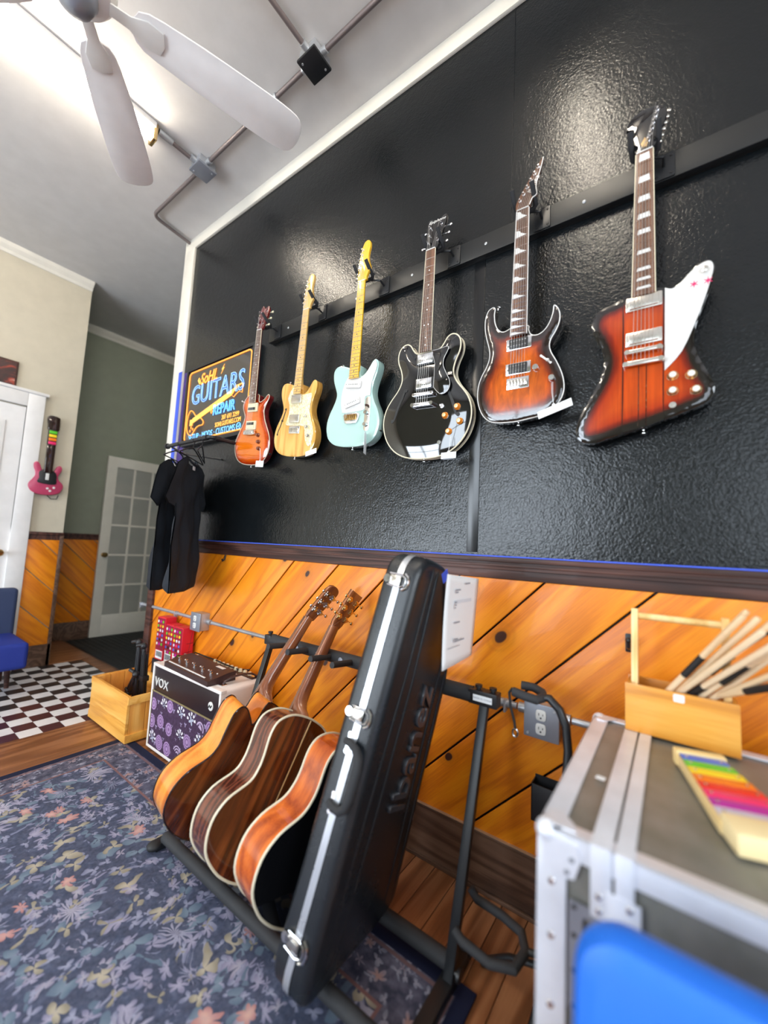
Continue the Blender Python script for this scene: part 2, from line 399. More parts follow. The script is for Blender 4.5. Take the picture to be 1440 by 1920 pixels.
def burst(name, stops, figure=0.0, grain_dark=0.0, scale=(60, 60, 8), rough=0.12):
    """finish whose colour follows the stored distance to the body's edge (a sprayed burst)"""
    n = NT(name); at = n.new('ShaderNodeAttribute'); at.attribute_name = 'edge'
    co = n.co(); d = n.math('ADD', at.outputs['Fac'], n.math('MULTIPLY', n.math('SUBTRACT', n.noise(co, 12, 2), 0.5), 0.012))
    c = n.ramp(n.math('MULTIPLY', d, 10.0), stops)
    g = n.noise(n.co(scale=scale), 1.0, 4, 0.6, 0.8)
    c = n.mix(figure, c, n.mix(1.0, c, n.ramp(g, [(0.35, (0.35, 0.22, 0.2)), (0.65, (1.15, 1.05, 1))]), 'MULTIPLY'))
    return n.set(c, rough, 0, 1.0)
M = {}
M['black_wall'] = mk_black_wall(); M['rug'] = mk_rug(); M['grille'] = mk_grille()
M['cream_paint'] = plain('cream_wall_paint', (0.62, 0.56, 0.44), 0.6, bump=0.1, bs=300)
M['sage_paint'] = plain('sage_green_wall_paint', (0.30, 0.32, 0.25), 0.55, bump=0.1, bs=300)
M['ceiling'] = plain('ceiling_paint', (0.60, 0.58, 0.57), 0.75, bump=0.1, bs=60)
M['trim'] = plain('off_white_trim_paint', (0.78, 0.74, 0.66), 0.4)
M['white'] = plain('white_gloss_paint', (0.86, 0.84, 0.83), 0.35)
M['pine'] = wood('knotty_pine', (0.54, 0.115, 0.002), (0.80, 0.235, 0.003), (0.93, 0.345, 0.008), 0.45, 0.08, 0, 6, 9.0, 2.9, 0.62)
M['pine_gap'] = plain('pine_backing', (0.10, 0.025, 0.006), 0.6)
M['rail'] = wood('walnut_stained_molding', (0.018, 0.005, 0.003), (0.050, 0.015, 0.009), (0.10, 0.036, 0.024), 0.55, 0.05, 0, 8)
M['base'] = wood('stained_baseboard', (0.045, 0.022, 0.014), (0.10, 0.05, 0.030), (0.17, 0.095, 0.06), 0.45, 0.1, 0, 8)
M['floorwood'] = wood('worn_floor_boards', (0.14, 0.050, 0.018), (0.25, 0.095, 0.035), (0.36, 0.16, 0.07), 0.42, 0.15, 1, 6)
M['tile_w'] = plain('white_vinyl_tile', (0.80, 0.78, 0.78), 0.35); M['tile_b'] = plain('black_vinyl_tile', (0.022, 0.022, 0.024), 0.35); M['tile_m'] = plain('maroon_vinyl_tile', (0.06, 0.018, 0.022), 0.35)
M['mat'] = plain('black_ribbed_mat', (0.012, 0.014, 0.015), 0.8, bump=0.4, bs=120)
M['blacksteel'] = plain('black_powder_coat', (0.011, 0.012, 0.014), 0.38, spec=0.5)
M['blackplastic'] = plain('black_plastic', (0.013, 0.013, 0.015), 0.42)
M['foam'] = plain('black_foam', (0.028, 0.029, 0.032), 0.75, bump=0.3, bs=400)
M['rubber'] = plain('black_rubber', (0.016, 0.016, 0.017), 0.6)
M['chrome'] = plain('chrome', (0.80, 0.80, 0.82), 0.13, 1.0); M['nickel'] = plain('nickel', (0.72, 0.68, 0.62), 0.25, 1.0)
M['galv'] = plain('galvanised_conduit', (0.52, 0.54, 0.57), 0.35, 0.6, var=0.2)
M['brass'] = plain('aged_brass', (0.38, 0.24, 0.09), 0.3, 1.0); M['gold'] = plain('gold_plate', (0.85, 0.62, 0.30), 0.22, 1.0)
M['conduit_paint'] = plain('dark_painted_conduit', (0.17, 0.14, 0.14), 0.45, 0.3)
M['baseedge'] = plain('pale_base_edge', (0.42, 0.26, 0.16), 0.5)
M['greyplate'] = plain('grey_steel_plate', (0.30, 0.32, 0.37), 0.4, 0.5); M['ivory'] = plain('white_plastic', (0.80, 0.79, 0.76), 0.3)
M['slot'] = plain('dark_slot', (0.01, 0.01, 0.01), 0.5)
M['string'] = plain('steel_string', (0.60, 0.58, 0.55), 0.35, 0.7)
M['rosewood'] = wood('rosewood_fretboard', (0.055, 0.020, 0.010), (0.12, 0.050, 0.025), (0.20, 0.09, 0.05), 0.45, 0.1, 2, 6)
M['maple'] = wood('lacquered_maple', (0.62, 0.34, 0.10), (0.80, 0.50, 0.16), (0.90, 0.62, 0.24), 0.2, 0.8, 2, 3, grain=0.5)
M['amber_maple'] = wood('amber_lacquered_maple', (0.72, 0.36, 0.02), (0.88, 0.50, 0.03), (0.95, 0.60, 0.06), 0.2, 0.8, 2, 3, grain=0.5)
M['ash'] = wood('natural_ash', (0.50, 0.22, 0.035), (0.74, 0.38, 0.075), (0.86, 0.50, 0.13), 0.14, 1.0, 2, 9)
M['mint'] = plain('surf_green_lacquer', (0.46, 0.68, 0.63), 0.15, coat=1.0, var=0.02)
M['gblack'] = plain('gloss_black_lacquer', (0.004, 0.004, 0.005), 0.05, coat=1.0, var=0.0)
M['pg_white'] = plain('white_pickguard', (0.74, 0.73, 0.71), 0.25, var=0.02); M['cream'] = plain('cream_plastic', (0.80, 0.72, 0.50), 0.3)
def mk_pearl():
    n = NT('cream_pearloid'); co = n.co(); v = n.voro(co, 90).outputs['Color']; s = n.noise(co, 60, 3, 0.6, 1.5)
    return n.set(n.ramp(s, [(0.35, (0.68, 0.55, 0.26)), (0.5, (0.86, 0.77, 0.47)), (0.65, (0.93, 0.89, 0.70))]), 0.22, 0, 0.4)
M['pearl'] = mk_pearl()
M['bind'] = plain('cream_binding', (0.82, 0.74, 0.55), 0.3, var=0.02); M['bindw'] = plain('white_binding', (0.85, 0.83, 0.80), 0.3, var=0.02)
M['prs'] = burst('amber_burst_finish', [(0.0, (0.20, 0.012, 0.002)), (0.10, (0.42, 0.035, 0.002)), (0.30, (0.66, 0.10, 0.003)), (0.62, (0.76, 0.17, 0.005))], 0.25, scale=(14, 14, 120))
M['cherryback'] = plain('dark_cherry_lacquer', (0.14, 0.010, 0.010), 0.12, coat=1.0)
M['rg'] = burst('charcoal_sunburst_finish', [(0.0, (0.010, 0.006, 0.006)), (0.20, (0.022, 0.008, 0.006)), (0.36, (0.20, 0.022, 0.003)), (0.50, (0.52, 0.085, 0.003)), (0.8, (0.68, 0.14, 0.004))], 0.75, scale=(34, 34, 10))
M['darkback'] = plain('dark_brown_lacquer', (0.022, 0.008, 0.007), 0.1, coat=1.0)
M['fb'] = burst('vintage_sunburst_finish', [(0.0, (0.006, 0.005, 0.005)), (0.20, (0.010, 0.006, 0.005)), (0.34, (0.20, 0.012, 0.003)), (0.46, (0.44, 0.038, 0.003)), (0.8, (0.56, 0.070, 0.004))], 0.45, scale=(60, 60, 3))
M['mahog'] = wood('mahogany_side', (0.24, 0.030, 0.003), (0.52, 0.090, 0.006), (0.74, 0.17, 0.015), 0.18, 0.7, 2, 5, bump=0.05)
M['mahog_o'] = wood('honey_mahogany_side', (0.40, 0.085, 0.008), (0.72, 0.20, 0.02), (0.88, 0.34, 0.05), 0.16, 0.7, 2, 5, bump=0.05)
M['rose_side'] = wood('rosewood_side', (0.025, 0.006, 0.004), (0.085, 0.020, 0.011), (0.20, 0.060, 0.032), 0.2, 0.7, 2, 11, bump=0.05)
M['dark_back'] = wood('dark_mahogany_back', (0.035, 0.007, 0.002), (0.115, 0.023, 0.005), (0.24, 0.058, 0.012), 0.16, 0.8, 2, 6, bump=0.05)
M['neck_mahog'] = wood('mahogany_neck', (0.13, 0.035, 0.012), (0.26, 0.08, 0.03), (0.38, 0.14, 0.055), 0.22, 0.6, 2, 4, bump=0.05)
M['spruce'] = wood('spruce_top', (0.60, 0.34, 0.12), (0.78, 0.50, 0.22), (0.86, 0.62, 0.32), 0.2, 0.8, 2, 12, bump=0.05)
M['amber'] = plain('amber_knob', (0.75, 0.24, 0.02), 0.15, coat=1.0); M['tortoise'] = plain('dark_brown_knob', (0.18, 0.035, 0.01), 0.15, coat=1.0)
M['goldtop'] = plain('gold_knob_cap', (0.85, 0.60, 0.30), 0.25, 0.9)
M['paper'] = plain('paper', (0.88, 0.90, 0.92), 0.7, var=0.01); M['ink'] = plain('grey_ink', (0.35, 0.37, 0.42), 0.8); M['shade'] = plain('pale_grey_print', (0.72, 0.76, 0.82), 0.8)
M['tape'] = plain('blue_painters_tape', (0.045, 0.10, 0.62), 0.6); M['cloth'] = plain('black_cotton', (0.006, 0.009, 0.015), 0.9, bump=0.25, bs=500)
M['cloth2'] = plain('charcoal_cotton', (0.010, 0.014, 0.022), 0.9, bump=0.25, bs=500)
M['ampcream'] = plain('cream_vinyl', (0.85, 0.78, 0.74), 0.5, bump=0.15, bs=500); M['brownplastic'] = plain('dark_brown_vinyl', (0.045, 0.020, 0.020), 0.4)
M['ampfront'] = plain('dark_maroon_panel', (0.020, 0.010, 0.013), 0.3); M['olivetrim'] = plain('olive_gold_piping', (0.22, 0.17, 0.08), 0.5)
M['crate'] = wood('crate_pine', (0.58, 0.22, 0.03), (0.80, 0.38, 0.06), (0.90, 0.50, 0.12), 0.5, 0.1, 0, 4, knots=1.6)
M['crate_z'] = wood('crate_slat_pine', (0.58, 0.20, 0.03), (0.80, 0.36, 0.06), (0.90, 0.50, 0.13), 0.5, 0.1, 2, 4)
M['caddy'] = wood('caddy_pine', (0.50, 0.17, 0.018), (0.72, 0.30, 0.035), (0.84, 0.42, 0.08), 0.35, 0.3, 0, 4)
M['caddy_z'] = wood('caddy_pine_upright', (0.70, 0.38, 0.12), (0.86, 0.56, 0.20), (0.93, 0.68, 0.32), 0.4, 0.2, 2, 6)
M['stick'] = wood('drumstick_hickory', (0.66, 0.42, 0.22), (0.82, 0.58, 0.34), (0.90, 0.70, 0.48), 0.4, 0.3, 2, 3)
M['red'] = plain('red_carton', (0.72, 0.012, 0.035), 0.4)
M['shell'] = plain('moulded_black_shell', (0.011, 0.014, 0.018), 0.27, bump=0.35, bs=900, spec=0.6)
M['alu'] = plain('brushed_aluminium', (0.80, 0.82, 0.89), 0.42, 0.3, var=0.15, bump=0.1, bs=80); M['alu_hi'] = plain('bright_valance', (0.82, 0.84, 0.88), 0.28, 0.8)
def mk_case_panel():
    n = NT('grey_laminate_panel'); co = n.co(); g = n.noise(co, 14, 4)
    n.bump(n.noise(co, 300, 2), 0.08, 0.001)
    return n.set(n.ramp(g, [(0.35, (0.15, 0.15, 0.13)), (0.7, (0.22, 0.21, 0.19))]), 0.3, 0, None, 0.5)
M['panel'] = mk_case_panel()
M['blue'] = plain('royal_blue_vinyl', (0.012, 0.16, 0.74), 0.5, bump=0.1, bs=300); M['bluedark'] = plain('deep_blue_fabric', (0.012, 0.035, 0.30), 0.7)
M['pink'] = plain('crimson_pink_plastic', (0.50, 0.055, 0.13), 0.3); M['glass_neon'] = None
def emis(name, col, st, base=None):
    n = NT(name); return n.set(base or col, 0.4, 0, None, None, col, st)
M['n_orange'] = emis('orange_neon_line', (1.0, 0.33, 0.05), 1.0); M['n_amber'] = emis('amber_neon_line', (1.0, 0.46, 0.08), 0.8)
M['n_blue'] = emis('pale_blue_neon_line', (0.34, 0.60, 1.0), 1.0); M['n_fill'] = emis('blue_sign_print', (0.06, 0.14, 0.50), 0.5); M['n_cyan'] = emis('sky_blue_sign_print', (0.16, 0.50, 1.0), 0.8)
M['tube'] = emis('fluorescent_tube_glow', (1.0, 0.90, 0.74), 44)
for k, (c) in dict(x_blue=(0.06, 0.14, 0.60), x_teal=(0.03, 0.30, 0.40), x_green=(0.10, 0.55, 0.03), x_yellow=(0.95, 0.70, 0.02), x_orange=(0.95, 0.22, 0.01), x_red=(0.85, 0.03, 0.02), x_pink=(0.90, 0.03, 0.16), x_magenta=(0.50, 0.02, 0.35), x_lilac=(0.66, 0.60, 0.74)).items(): M[k] = plain(k[2:] + '_enamel', c, 0.3)
M['bamboo'] = wood('birch_block', (0.80, 0.55, 0.22), (0.90, 0.68, 0.32), (0.95, 0.78, 0.45), 0.45, 0.1, 0, 3)
def mk_frost():
    n = NT('frosted_pane'); return n.set(n.ramp(n.noise(n.co(), 3, 2), [(0.3, (0.32, 0.33, 0.30)), (0.7, (0.40, 0.39, 0.35))]), 0.35, 0, None, 0.5)
M['frost'] = mk_frost()
# ------------------------------------------------------------ the room
def struct(name, b, mat, parent=None, **k):
    o = b.obj(name, mat, parent, **k)
    if parent is None: o['kind'] = 'structure'
    return o
CZ = 3.64
floor = struct('floor', B().box(-5.7, 2.5, -4.7, 1.9, -0.10, -0.012), M['floorwood'])
struct('ceiling', B().box(-5.8, 2.6, -4.8, 2.0, CZ, CZ + 0.1), M['ceiling'])
wb = struct('wall_back', B().box(-3.24, 2.5, 0.0, 0.12, 1.15, CZ).box(-3.24, 2.5, 0.012, 0.12, 0, 1.15), M['black_wall'])
struct('wall_left', B().box(-4.75, -4.60, -4.7, -0.25, 0, CZ), M['cream_paint'])
struct('wall_left', B().box(-5.70, -5.55, -0.4, 1.9, 0, CZ), M['sage_paint'])
struct('wall_left', B().box(-5.56, -4.74, -0.37, -0.25, 0, CZ), M['sage_paint'])
struct('wall_far', B().box(-5.7, -3.2, 1.9, 2.0, 0, CZ), M['sage_paint'])
struct('wall_far', B().box(-3.24, -3.12, 0.121, 1.9, 0, CZ), M['sage_paint'])
struct('wall_right', B().box(2.5, 2.6, -4.7, 0.12, 0, 0.8).box(2.5, 2.6, -4.7, 0.12, 3.0, CZ).box(2.5, 2.6, -4.7, -3.7, 0.8, 3.0).box(2.5, 2.6, -1.5, 0.12, 0.8, 3.0), M['sage_paint'])
f = B(); xs = [-4.75]
for x, w_, p, z0, z1 in WIN: xs += [x - w_ / 2, x + w_ / 2]
xs.append(2.6)
for i in range(0, 8, 2): f.box(xs[i], xs[i + 1], -4.8, -4.7, 0, CZ)
for x, w_, p, z0, z1 in WIN: f.box(x - w_ / 2, x + w_ / 2, -4.8, -4.7, 0, z0).box(x - w_ / 2, x + w_ / 2, -4.8, -4.7, z1, CZ)
struct('wall_front', f, M['sage_paint'])
for i, (x, w_, p, z0, z1) in enumerate(WIN):  # the first frame goes round the added, unseen low light opening
    h = w_ / 2 + 0.03; wn = struct('window_%d' % (i + 1), B().box(x - h, x + h, -4.70, -4.64, z0 - 0.04, z0 + 0.02).box(x - h, x + h, -4.70, -4.64, z1 - 0.02, z1 + 0.04).box(x - h, x - h + 0.05, -4.70, -4.64, z0, z1).box(x + h - 0.05, x + h, -4.70, -4.64, z0, z1).box(x - 0.02, x + 0.02, -4.655, -4.635, z0, z1).box(x - h, x + h, -4.655, -4.635, z1 - 0.7, z1 - 0.66), M['white'])
# painted trim
struct('trim_1', B().box(-3.24, 2.5, -0.018, 0.0, 3.545, CZ, 0.004), M['trim'])
struct('trim_2', B().box(-3.24, -3.115, -0.020, 0.0, 1.20, 3.545, 0.004).box(-3.258, -3.24, -0.02, 0.13, 1.20, CZ), M['trim'])
def crown(name, x, y0, y1, mat):
    prof = [(0, CZ), (0, CZ - 0.085), (0.012, CZ - 0.085), (0.018, CZ - 0.06), (0.045, CZ - 0.03), (0.052, CZ - 0.01), (0.052, CZ)]
    b = B(); n = len(prof); r = [[b.bm.verts.new((x + p[0], y, p[1])) for p in prof] for y in (y0, y1)]
    for k in range(n): b.bm.faces.new((r[0][k], r[0][(k + 1) % n], r[1][(k + 1) % n], r[1][k]))
    b.bm.faces.new(r[0]); b.bm.faces.new(list(reversed(r[1])))
    return struct(name, b, mat, angle=20)
crown('trim_3', -4.60, -4.7, -0.25, M['trim']); crown('trim_4', -5.55, -0.25, 1.9, M['trim'])
# chair rail molding with its stepped profile
def rail_x(name, x0, x1, y, s=1):
    b = B().box(x0, x1, y - 0.034 * s, y + 0.012 * s, 1.168, 1.186, 0.003).box(x0, x1, y - 0.024 * s, y + 0.01, 1.140, 1.168).box(x0, x1, y - 0.014 * s, y + 0.01, 1.105, 1.140, 0.002).box(x0, x1, y - 0.028, y, 1.150, 1.160, 0.002)
    return struct(name, b, M['rail'])
rail_x('trim_5', -3.27, 2.5, 0.0)
struct('trim_6', B().box(-3.305, -3.222, -0.030, 0.13, 0.0, 1.105, 0.004), M['rail'])
struct('trim_7', B().box(-4.60, -4.565, -0.50, -0.25, 1.165, 1.19, 0.003).box(-4.60, -4.58, -0.50, -0.25, 1.12, 1.165), M['rail'])
struct('trim_8', B().box(-5.55, -5.515, -0.25, 1.0, 1.165, 1.19, 0.003).box(-5.55, -5.53, -0.25, 1.0, 1.12, 1.165), M['rail'])
struct('trim_9', B().box(-4.605, -4.575, -0.275, -0.245, 0.0, 1.165, 0.003), M['base'])
bb_ = struct('baseboard_back', B().box(-3.222, 2.5, -0.022, 0.012, 0.0, 0.185).box(-3.222, 2.5, -0.022, 0.012, 0.185, 0.195, 0.003).box(-3.222, 2.5, -0.032, -0.022, 0.0, 0.014, 0.003), M['base'])
struct('baseboard_left', B().box(-4.60, -4.575, -0.50, -0.25, 0, 0.19, 0.002), M['base'])
struct('baseboard_left', B().box(-5.55, -5.525, -0.25, 1.6, 0, 0.19, 0.002), M['base'])
B().box(-3.222, 2.5, -0.0225, 0.012, 0.195, 0.1975).obj('top_edge', M['baseedge'], bb_)  # paler strip along the top of the baseboard
# diagonal pine boards of the wainscot
def clip(poly, nx, nz, c):
    out = []
    for i in range(len(poly)):
        a = poly[i]; b = poly[(i + 1) % len(poly)]; da = a[0] * nx + a[1] * nz - c; db = b[0] * nx + b[1] * nz - c
        if da <= 0: out.append(a)
        if (da < 0) != (db < 0):
            t = da / (da - db); out.append((a[0] + (b[0] - a[0]) * t, a[1] + (b[1] - a[1]) * t))
    return out
def planks(parent, x0, x1, z0, z1, c0, step, M4, sgn=1):
    """boards at 45 degrees; each is one object whose own x axis runs along its grain"""
    q = sqrt(0.5); k = 0
    lo = x0 - z1 if sgn > 0 else x0 + z0; hi = x1 - z0 if sgn > 0 else x1 + z1
    c = c0 + step * math.floor((lo - c0) / step)
    while c < hi:
        p = [(x0, z0), (x1, z0), (x1, z1), (x0, z1)]
        p = clip(p, 1, -sgn, c + step - 0.0045); p = clip(p, -1, sgn, -(c + 0.0045))
        if len(p) > 2 and abs(area2(p)) > 0.002:
            cx = sum(a[0] for a in p) / len(p); cz = sum(a[1] for a in p) / len(p)
            ang = radians(45 * sgn)
            loc = [((a[0] - cx) * cos(ang) + (a[1] - cz) * sin(ang), -(a[0] - cx) * sin(ang) + (a[1] - cz) * cos(ang)) for a in p]
            b = B().prism(loc, -0.012, 0.0, 0.004)
            o = b.obj('plank', M['pine'], parent)
            o.matrix_basis = M4 @ Matrix.Translation((cx, 0, cz)) @ Matrix.Rotation(-ang, 4, 'Y')
        c += step
planks(wb, -3.222, 2.5, 0.195, 1.105, -1.152, 0.3268, Matrix.Translation((0, 0.0, 0)))
B().box(-0.679, -0.632, -0.0025, 0.0, 1.20, 2.43, 0.001).obj('seam_strip', plain('black_smooth_paint', (0.006, 0.007, 0.008), 0.22), wb)
B().box(-0.5285, -0.5275, -0.003, 0.0, 2.53, 3.545).obj('seam_strip', M['blacksteel'], wb)
wl = [o for o in bpy.data.objects if o.name.startswith('wall_left')]
RZm = Matrix.Rotation(radians(90), 4, 'Z')     # local x -> world y, front faces +x
planks(wl[0], -0.50, -0.275, 0.19, 1.12, 0.05, 0.3268, Matrix.Translation((-4.588, 0, 0)) @ RZm, -1)
planks(wl[1], -0.25, 0.9, 0.19, 1.12, 0.12, 0.3268, Matrix.Translation((-5.538, 0, 0)) @ RZm, -1)
# floor boards run out from the wall
me = None
for i in range(60):
    x = -3.07 + 0.37 + i * 0.0865
    if x > 2.4: break
    if me is None:
        o = B().box(-0.0425, 0.0425, -4.7, 0.0, -0.012, 0.0, 0.0015, seg=1).obj('floor_board', M['floorwood'], floor, (x, 0, 0)); me = o.data
    else: link('floor_board', me, None, floor, (x, 0, 0))
B().box(-3.07, -2.7445, -4.7, 0.0, -0.012, 0.0, 0.002).obj('threshold_board', M['floorwood'], floor)
B().box(-4.6, -3.07, 0.0, 0.10, -0.012, 0.0, 0.002).box(-5.55, -4.6, -0.25, 0.10, -0.012, 0.0, 0.002).obj('threshold_board', M['floorwood'], floor)
B().box(-4.6, -3.07, -4.7, -1.29, -0.012, 0.0).obj('vinyl_sheet', M['tile_b'], floor)
meW = meB = meM = None
for i in range(14):
    for j in range(12):
        x = -3.07 - (i + 0.5) * 0.1075; y = -(j + 0.5) * 0.1075
        if (i + j) % 2 == 0: m = 'tile_w'
        else: m = 'tile_m' if (i < 5 and 2 < j < 8 and (i * 7 + j * 3) % 4 != 0) else 'tile_b'
        key = 'me_' + m
        if key not in globals(): globals()[key] = B().box(-0.0532, 0.0532, -0.0532, 0.0532, -0.012, 0.0, 0.0008, seg=1).obj('floor_tile', M[m], floor, (x, y, 0)).data
        else: link('floor_tile', globals()[key], None, floor, (x, y, 0))
B().box(-5.55, -3.24, 0.10, 1.9, -0.012, 0.0).obj('floor_underlay', M['base'], floor)
mt = B().box(-5.44, -3.32, 0.115, 1.6, 0.0, 0.008, 0.003)
for i in range(26): mt.box(-5.42, -3.34, 0.13 + i * 0.055, 0.15 + i * 0.055, 0.008, 0.011)
tag(mt.obj('floor_mat', M['mat']), 'black ribbed mat on the floor in front of the glazed door', 'mat')
# big floral rug
bm = bmesh.new(); bmesh.ops.create_grid(bm, x_segments=2, y_segments=2, size=1); bm.free()
o = B().box(-1.10, 1.10, -1.15, 1.15, 0, 0.008, 0.003).obj('rug', M['rug'], None, (-1.55, -1.50, 0.0)); tag(o, 'large navy floral rug with a dark bound edge, lying under the amplifier and guitar rack', 'rug')
# door in the left wall (white casing and slab)
d = struct('door_1', B().box(-4.60, -4.585, -1.42, -0.62, 0, 2.27), M['white'])
B().box(-4.60, -4.560, -0.62, -0.50, 0, 2.40, 0.006).box(-4.60, -4.560, -1.54, -1.42, 0, 2.40, 0.006).box(-4.60, -4.560, -1.42, -0.62, 2.28, 2.40, 0.006).box(-4.60, -4.548, -1.56, -0.48, 2.40, 2.425, 0.004).obj('door_casing', M['white'], d)
for z0, z1 in ((0.2, 0.95), (1.1, 2.12)):
    for y0, y1 in ((-1.30, -1.06), (-0.98, -0.74)): B().box(-4.585, -4.576, y0, y1, z0, z1, 0.004).obj('door_panel', M['white'], d)
B().lathe((-4.585, -0.68, 1.0), (1, 0, 0), [(0, 0.028), (0.006, 0.028), (0.01, 0.012), (0.035, 0.012), (0.04, 0.026), (0.055, 0.030), (0.068, 0.022), (0.072, 0)]).obj('door_knob', M['brass'], d)
# glazed door standing open against the far wall
FD = Matrix.Translation((-5.455, 0.33, 0)) @ Matrix.Rotation(radians(90), 4, 'Z')
fd = B(); W = 0.80; H = 2.13; cols = [(0.105, 0.292), (0.317, 0.504), (0.529, 0.716)]; rows = [(0.25, 0.582), (0.607, 0.939), (0.964, 1.296), (1.321, 1.653), (1.678, 2.01)]
fd.box(0, 0.105, -0.02, 0.02, 0.006, H, 0.003).box(0.716, 0.82, -0.02, 0.02, 0.006, H, 0.003).box(0.105, 0.716, -0.02, 0.02, 0.006, 0.25, 0.002).box(0.105, 0.716, -0.02, 0.02, 2.01, H, 0.002)
dl = fd.obj('door_2', M['trim']); dl['kind'] = 'structure'; dl.matrix_world = FD
for x in (0.292, 0.504): B().box(x, x + 0.025, -0.014, 0.014, 0.25, 2.01, 0.004).obj('muntin', M['trim'], dl)
for z in (0.582, 0.939, 1.296, 1.653): B().box(0.105, 0.716, -0.013, 0.013, z, z + 0.025, 0.004).obj('muntin', M['trim'], dl)
pm = None
for c in cols:
    for r in rows:
        lc = ((c[0] + c[1]) / 2, 0, (r[0] + r[1]) / 2)
        if pm is None: pm = B().box(-0.0935, 0.0935, -0.003, 0.003, -0.166, 0.166).obj('pane', M['frost'], dl, lc).data
        else: link('pane', pm, None, dl, lc)
B().lathe((0.055, -0.02, 0.955), (0, -1, 0), [(0, 0.026), (0.006, 0.026), (0.01, 0.011), (0.03, 0.011), (0.036, 0.024), (0.05, 0.028), (0.062, 0.020), (0.066, 0)]).obj('door_knob', M['brass'], dl)
B().cyl((0.76, -0.02, 1.06), (0.76, -0.09, 1.06), 0.006).cyl((0.76, -0.085, 1.06), (0.76, -0.085, 1.03), 0.006).obj('coat_hook', M['rail'], dl)

# ------------------------------------------------------------ ceiling things
def clamp_ring(x, y, z, ax): return (x, y, z, ax)
def conduit(name, pts, r, label, cat='conduit', parent=None, mat='conduit_paint', couplings=()):
    o = B().tube(pts, r, 10).obj(name, M[mat], parent)
    if parent is None: tag(o, label, cat)
    for c0, c1 in couplings: B().cyl(c0, c1, r * 1.45, seg=12).obj('coupling', M['galv'], o)
    return o
def bend(a, b, c, r, n=6):
    a, b, c = V(a), V(b), V(c); p = b + (a - b).normalized() * r; q = b + (c - b).normalized() * r
    return [p.lerp(b, t).lerp(b.lerp(q, t), t) for t in [i / n for i in range(n + 1)]]
zc = 3.615
conduit('conduit', [(-2.52, -0.325, zc)] + bend((-2.52, -0.325, zc), (-3.16, -0.325, zc), (-3.20, -0.02, zc), 0.06) + [(-3.20, -0.02, zc)], 0.0125, 'thin metal conduit bending from the grey ceiling box to the corner of the black wall')
conduit('conduit', [(-2.40, -0.325, zc), (-1.49, -0.325, zc)], 0.0125, 'straight metal conduit on the ceiling joining the two junction boxes', couplings=[((-1.78, -0.325, zc), (-1.72, -0.325, zc))])
conduit('conduit', [(-1.38, -0.325, zc), (1.2, -0.325, zc)], 0.0125, 'metal conduit running right along the ceiling from the black box')
conduit('conduit', [(-1.43, -0.38, zc), (-1.43, -1.9, zc)], 0.0125, 'metal conduit crossing the ceiling from the black box towards the fan')
conduit('conduit', [(-2.47, -0.38, zc), (-2.47, -0.60, zc)], 0.0125, 'short metal conduit between the grey ceiling box and the tube light', couplings=[((-2.47, -0.52, zc), (-2.47, -0.60, zc))])
def jbox(x, y, plate, label):
    t = thing('junction_box', label, 'junction box', (x, y, CZ), (0, 0, radians(0)))
    B().box(-0.055, 0.055, -0.055, 0.055, -0.048, 0.0, 0.008).obj('box_body', M['galv'], t)
    B().box(-0.062, 0.062, -0.062, 0.062, -0.064, -0.048, 0.006).obj('cover_plate', M[plate], t)
    for s in (-1, 1): B().cyl((s * 0.04, s * 0.04, -0.064), (s * 0.04, s * 0.04, -0.067), 0.005).obj('screw', M['galv'], t)
    for dx, dy in ((1, 0), (-1, 0), (0, -1)): B().cyl((dx * 0.055, dy * 0.055, -0.025), (dx * 0.085, dy * 0.085, -0.025), 0.018, seg=12).obj('connector', M['galv'], t)
jbox(-2.46, -0.325, 'greyplate', 'grey square junction box on the ceiling near the corner, beside the tube light')
jbox(-1.43, -0.325, 'blacksteel', 'black square junction box on the ceiling above the pale guitars')
def tube_light(x, y0, y1, label):
    t = thing('tube_light', label, 'light', (x, (y0 + y1) / 2, CZ)); h = (y1 - y0) / 2
    B().box(-0.045, 0.045, -h, h, -0.035, 0, 0.008).obj('housing', M['white'], t)
    B().cyl((0, -h + 0.02, -0.066), (0, h - 0.02, -0.066), 0.032, seg=16).obj('glowing_tube', M['tube'], t)
    for s in (-1, 1): B().box(-0.036, 0.036, s * h - 0.012, s * h + 0.012, -0.104, 0, 0.006).obj('socket', M['gold'] if s > 0 else M['white'], t)
tube_light(-2.49, -1.85, -0.62, 'lit fluorescent tube light on the ceiling behind the fan')
tube_light(-0.38, -1.75, -0.52, 'lit fluorescent tube light on the ceiling above the right-hand guitars')
tube_light(-2.49, -3.9, -2.7, 'lit fluorescent tube light on the ceiling nearest the shop windows')
# ceiling fan
t = thing('ceiling_fan', 'white ceiling fan with five broad blades hanging near the tube light', 'fan', (-1.576, -1.211, 3.0))
B().lathe((0, 0, 0.64), (0, 0, -1), [(0, 0.07), (0.02, 0.075), (0.06, 0.05), (0.07, 0.014)]).obj('ceiling_canopy', M['white'], t)
B().cyl((0, 0, 0.58), (0, 0, 0.12), 0.013).obj('downrod', M['white'], t)
B().lathe((0, 0, 0.15), (0, 0, -1), [(0, 0.03), (0.02, 0.075), (0.05, 0.105), (0.12, 0.11), (0.15, 0.095), (0.165, 0.06)], 28).obj('motor_housing', M['white'], t)
B().lathe((0, 0, -0.015), (0, 0, -1), [(0, 0.06), (0.015, 0.062), (0.05, 0.050), (0.07, 0.02), (0.075, 0)], 24).obj('switch_housing', M['greyplate'], t)
bl = spline([(0.17, -0.045), (0.30, -0.070), (0.55, -0.082), (0.72, -0.082), (0.775, -0.060), (0.79, 0), (0.775, 0.060), (0.72, 0.082), (0.55, 0.082), (0.30, 0.070), (0.17, 0.045)], 3)
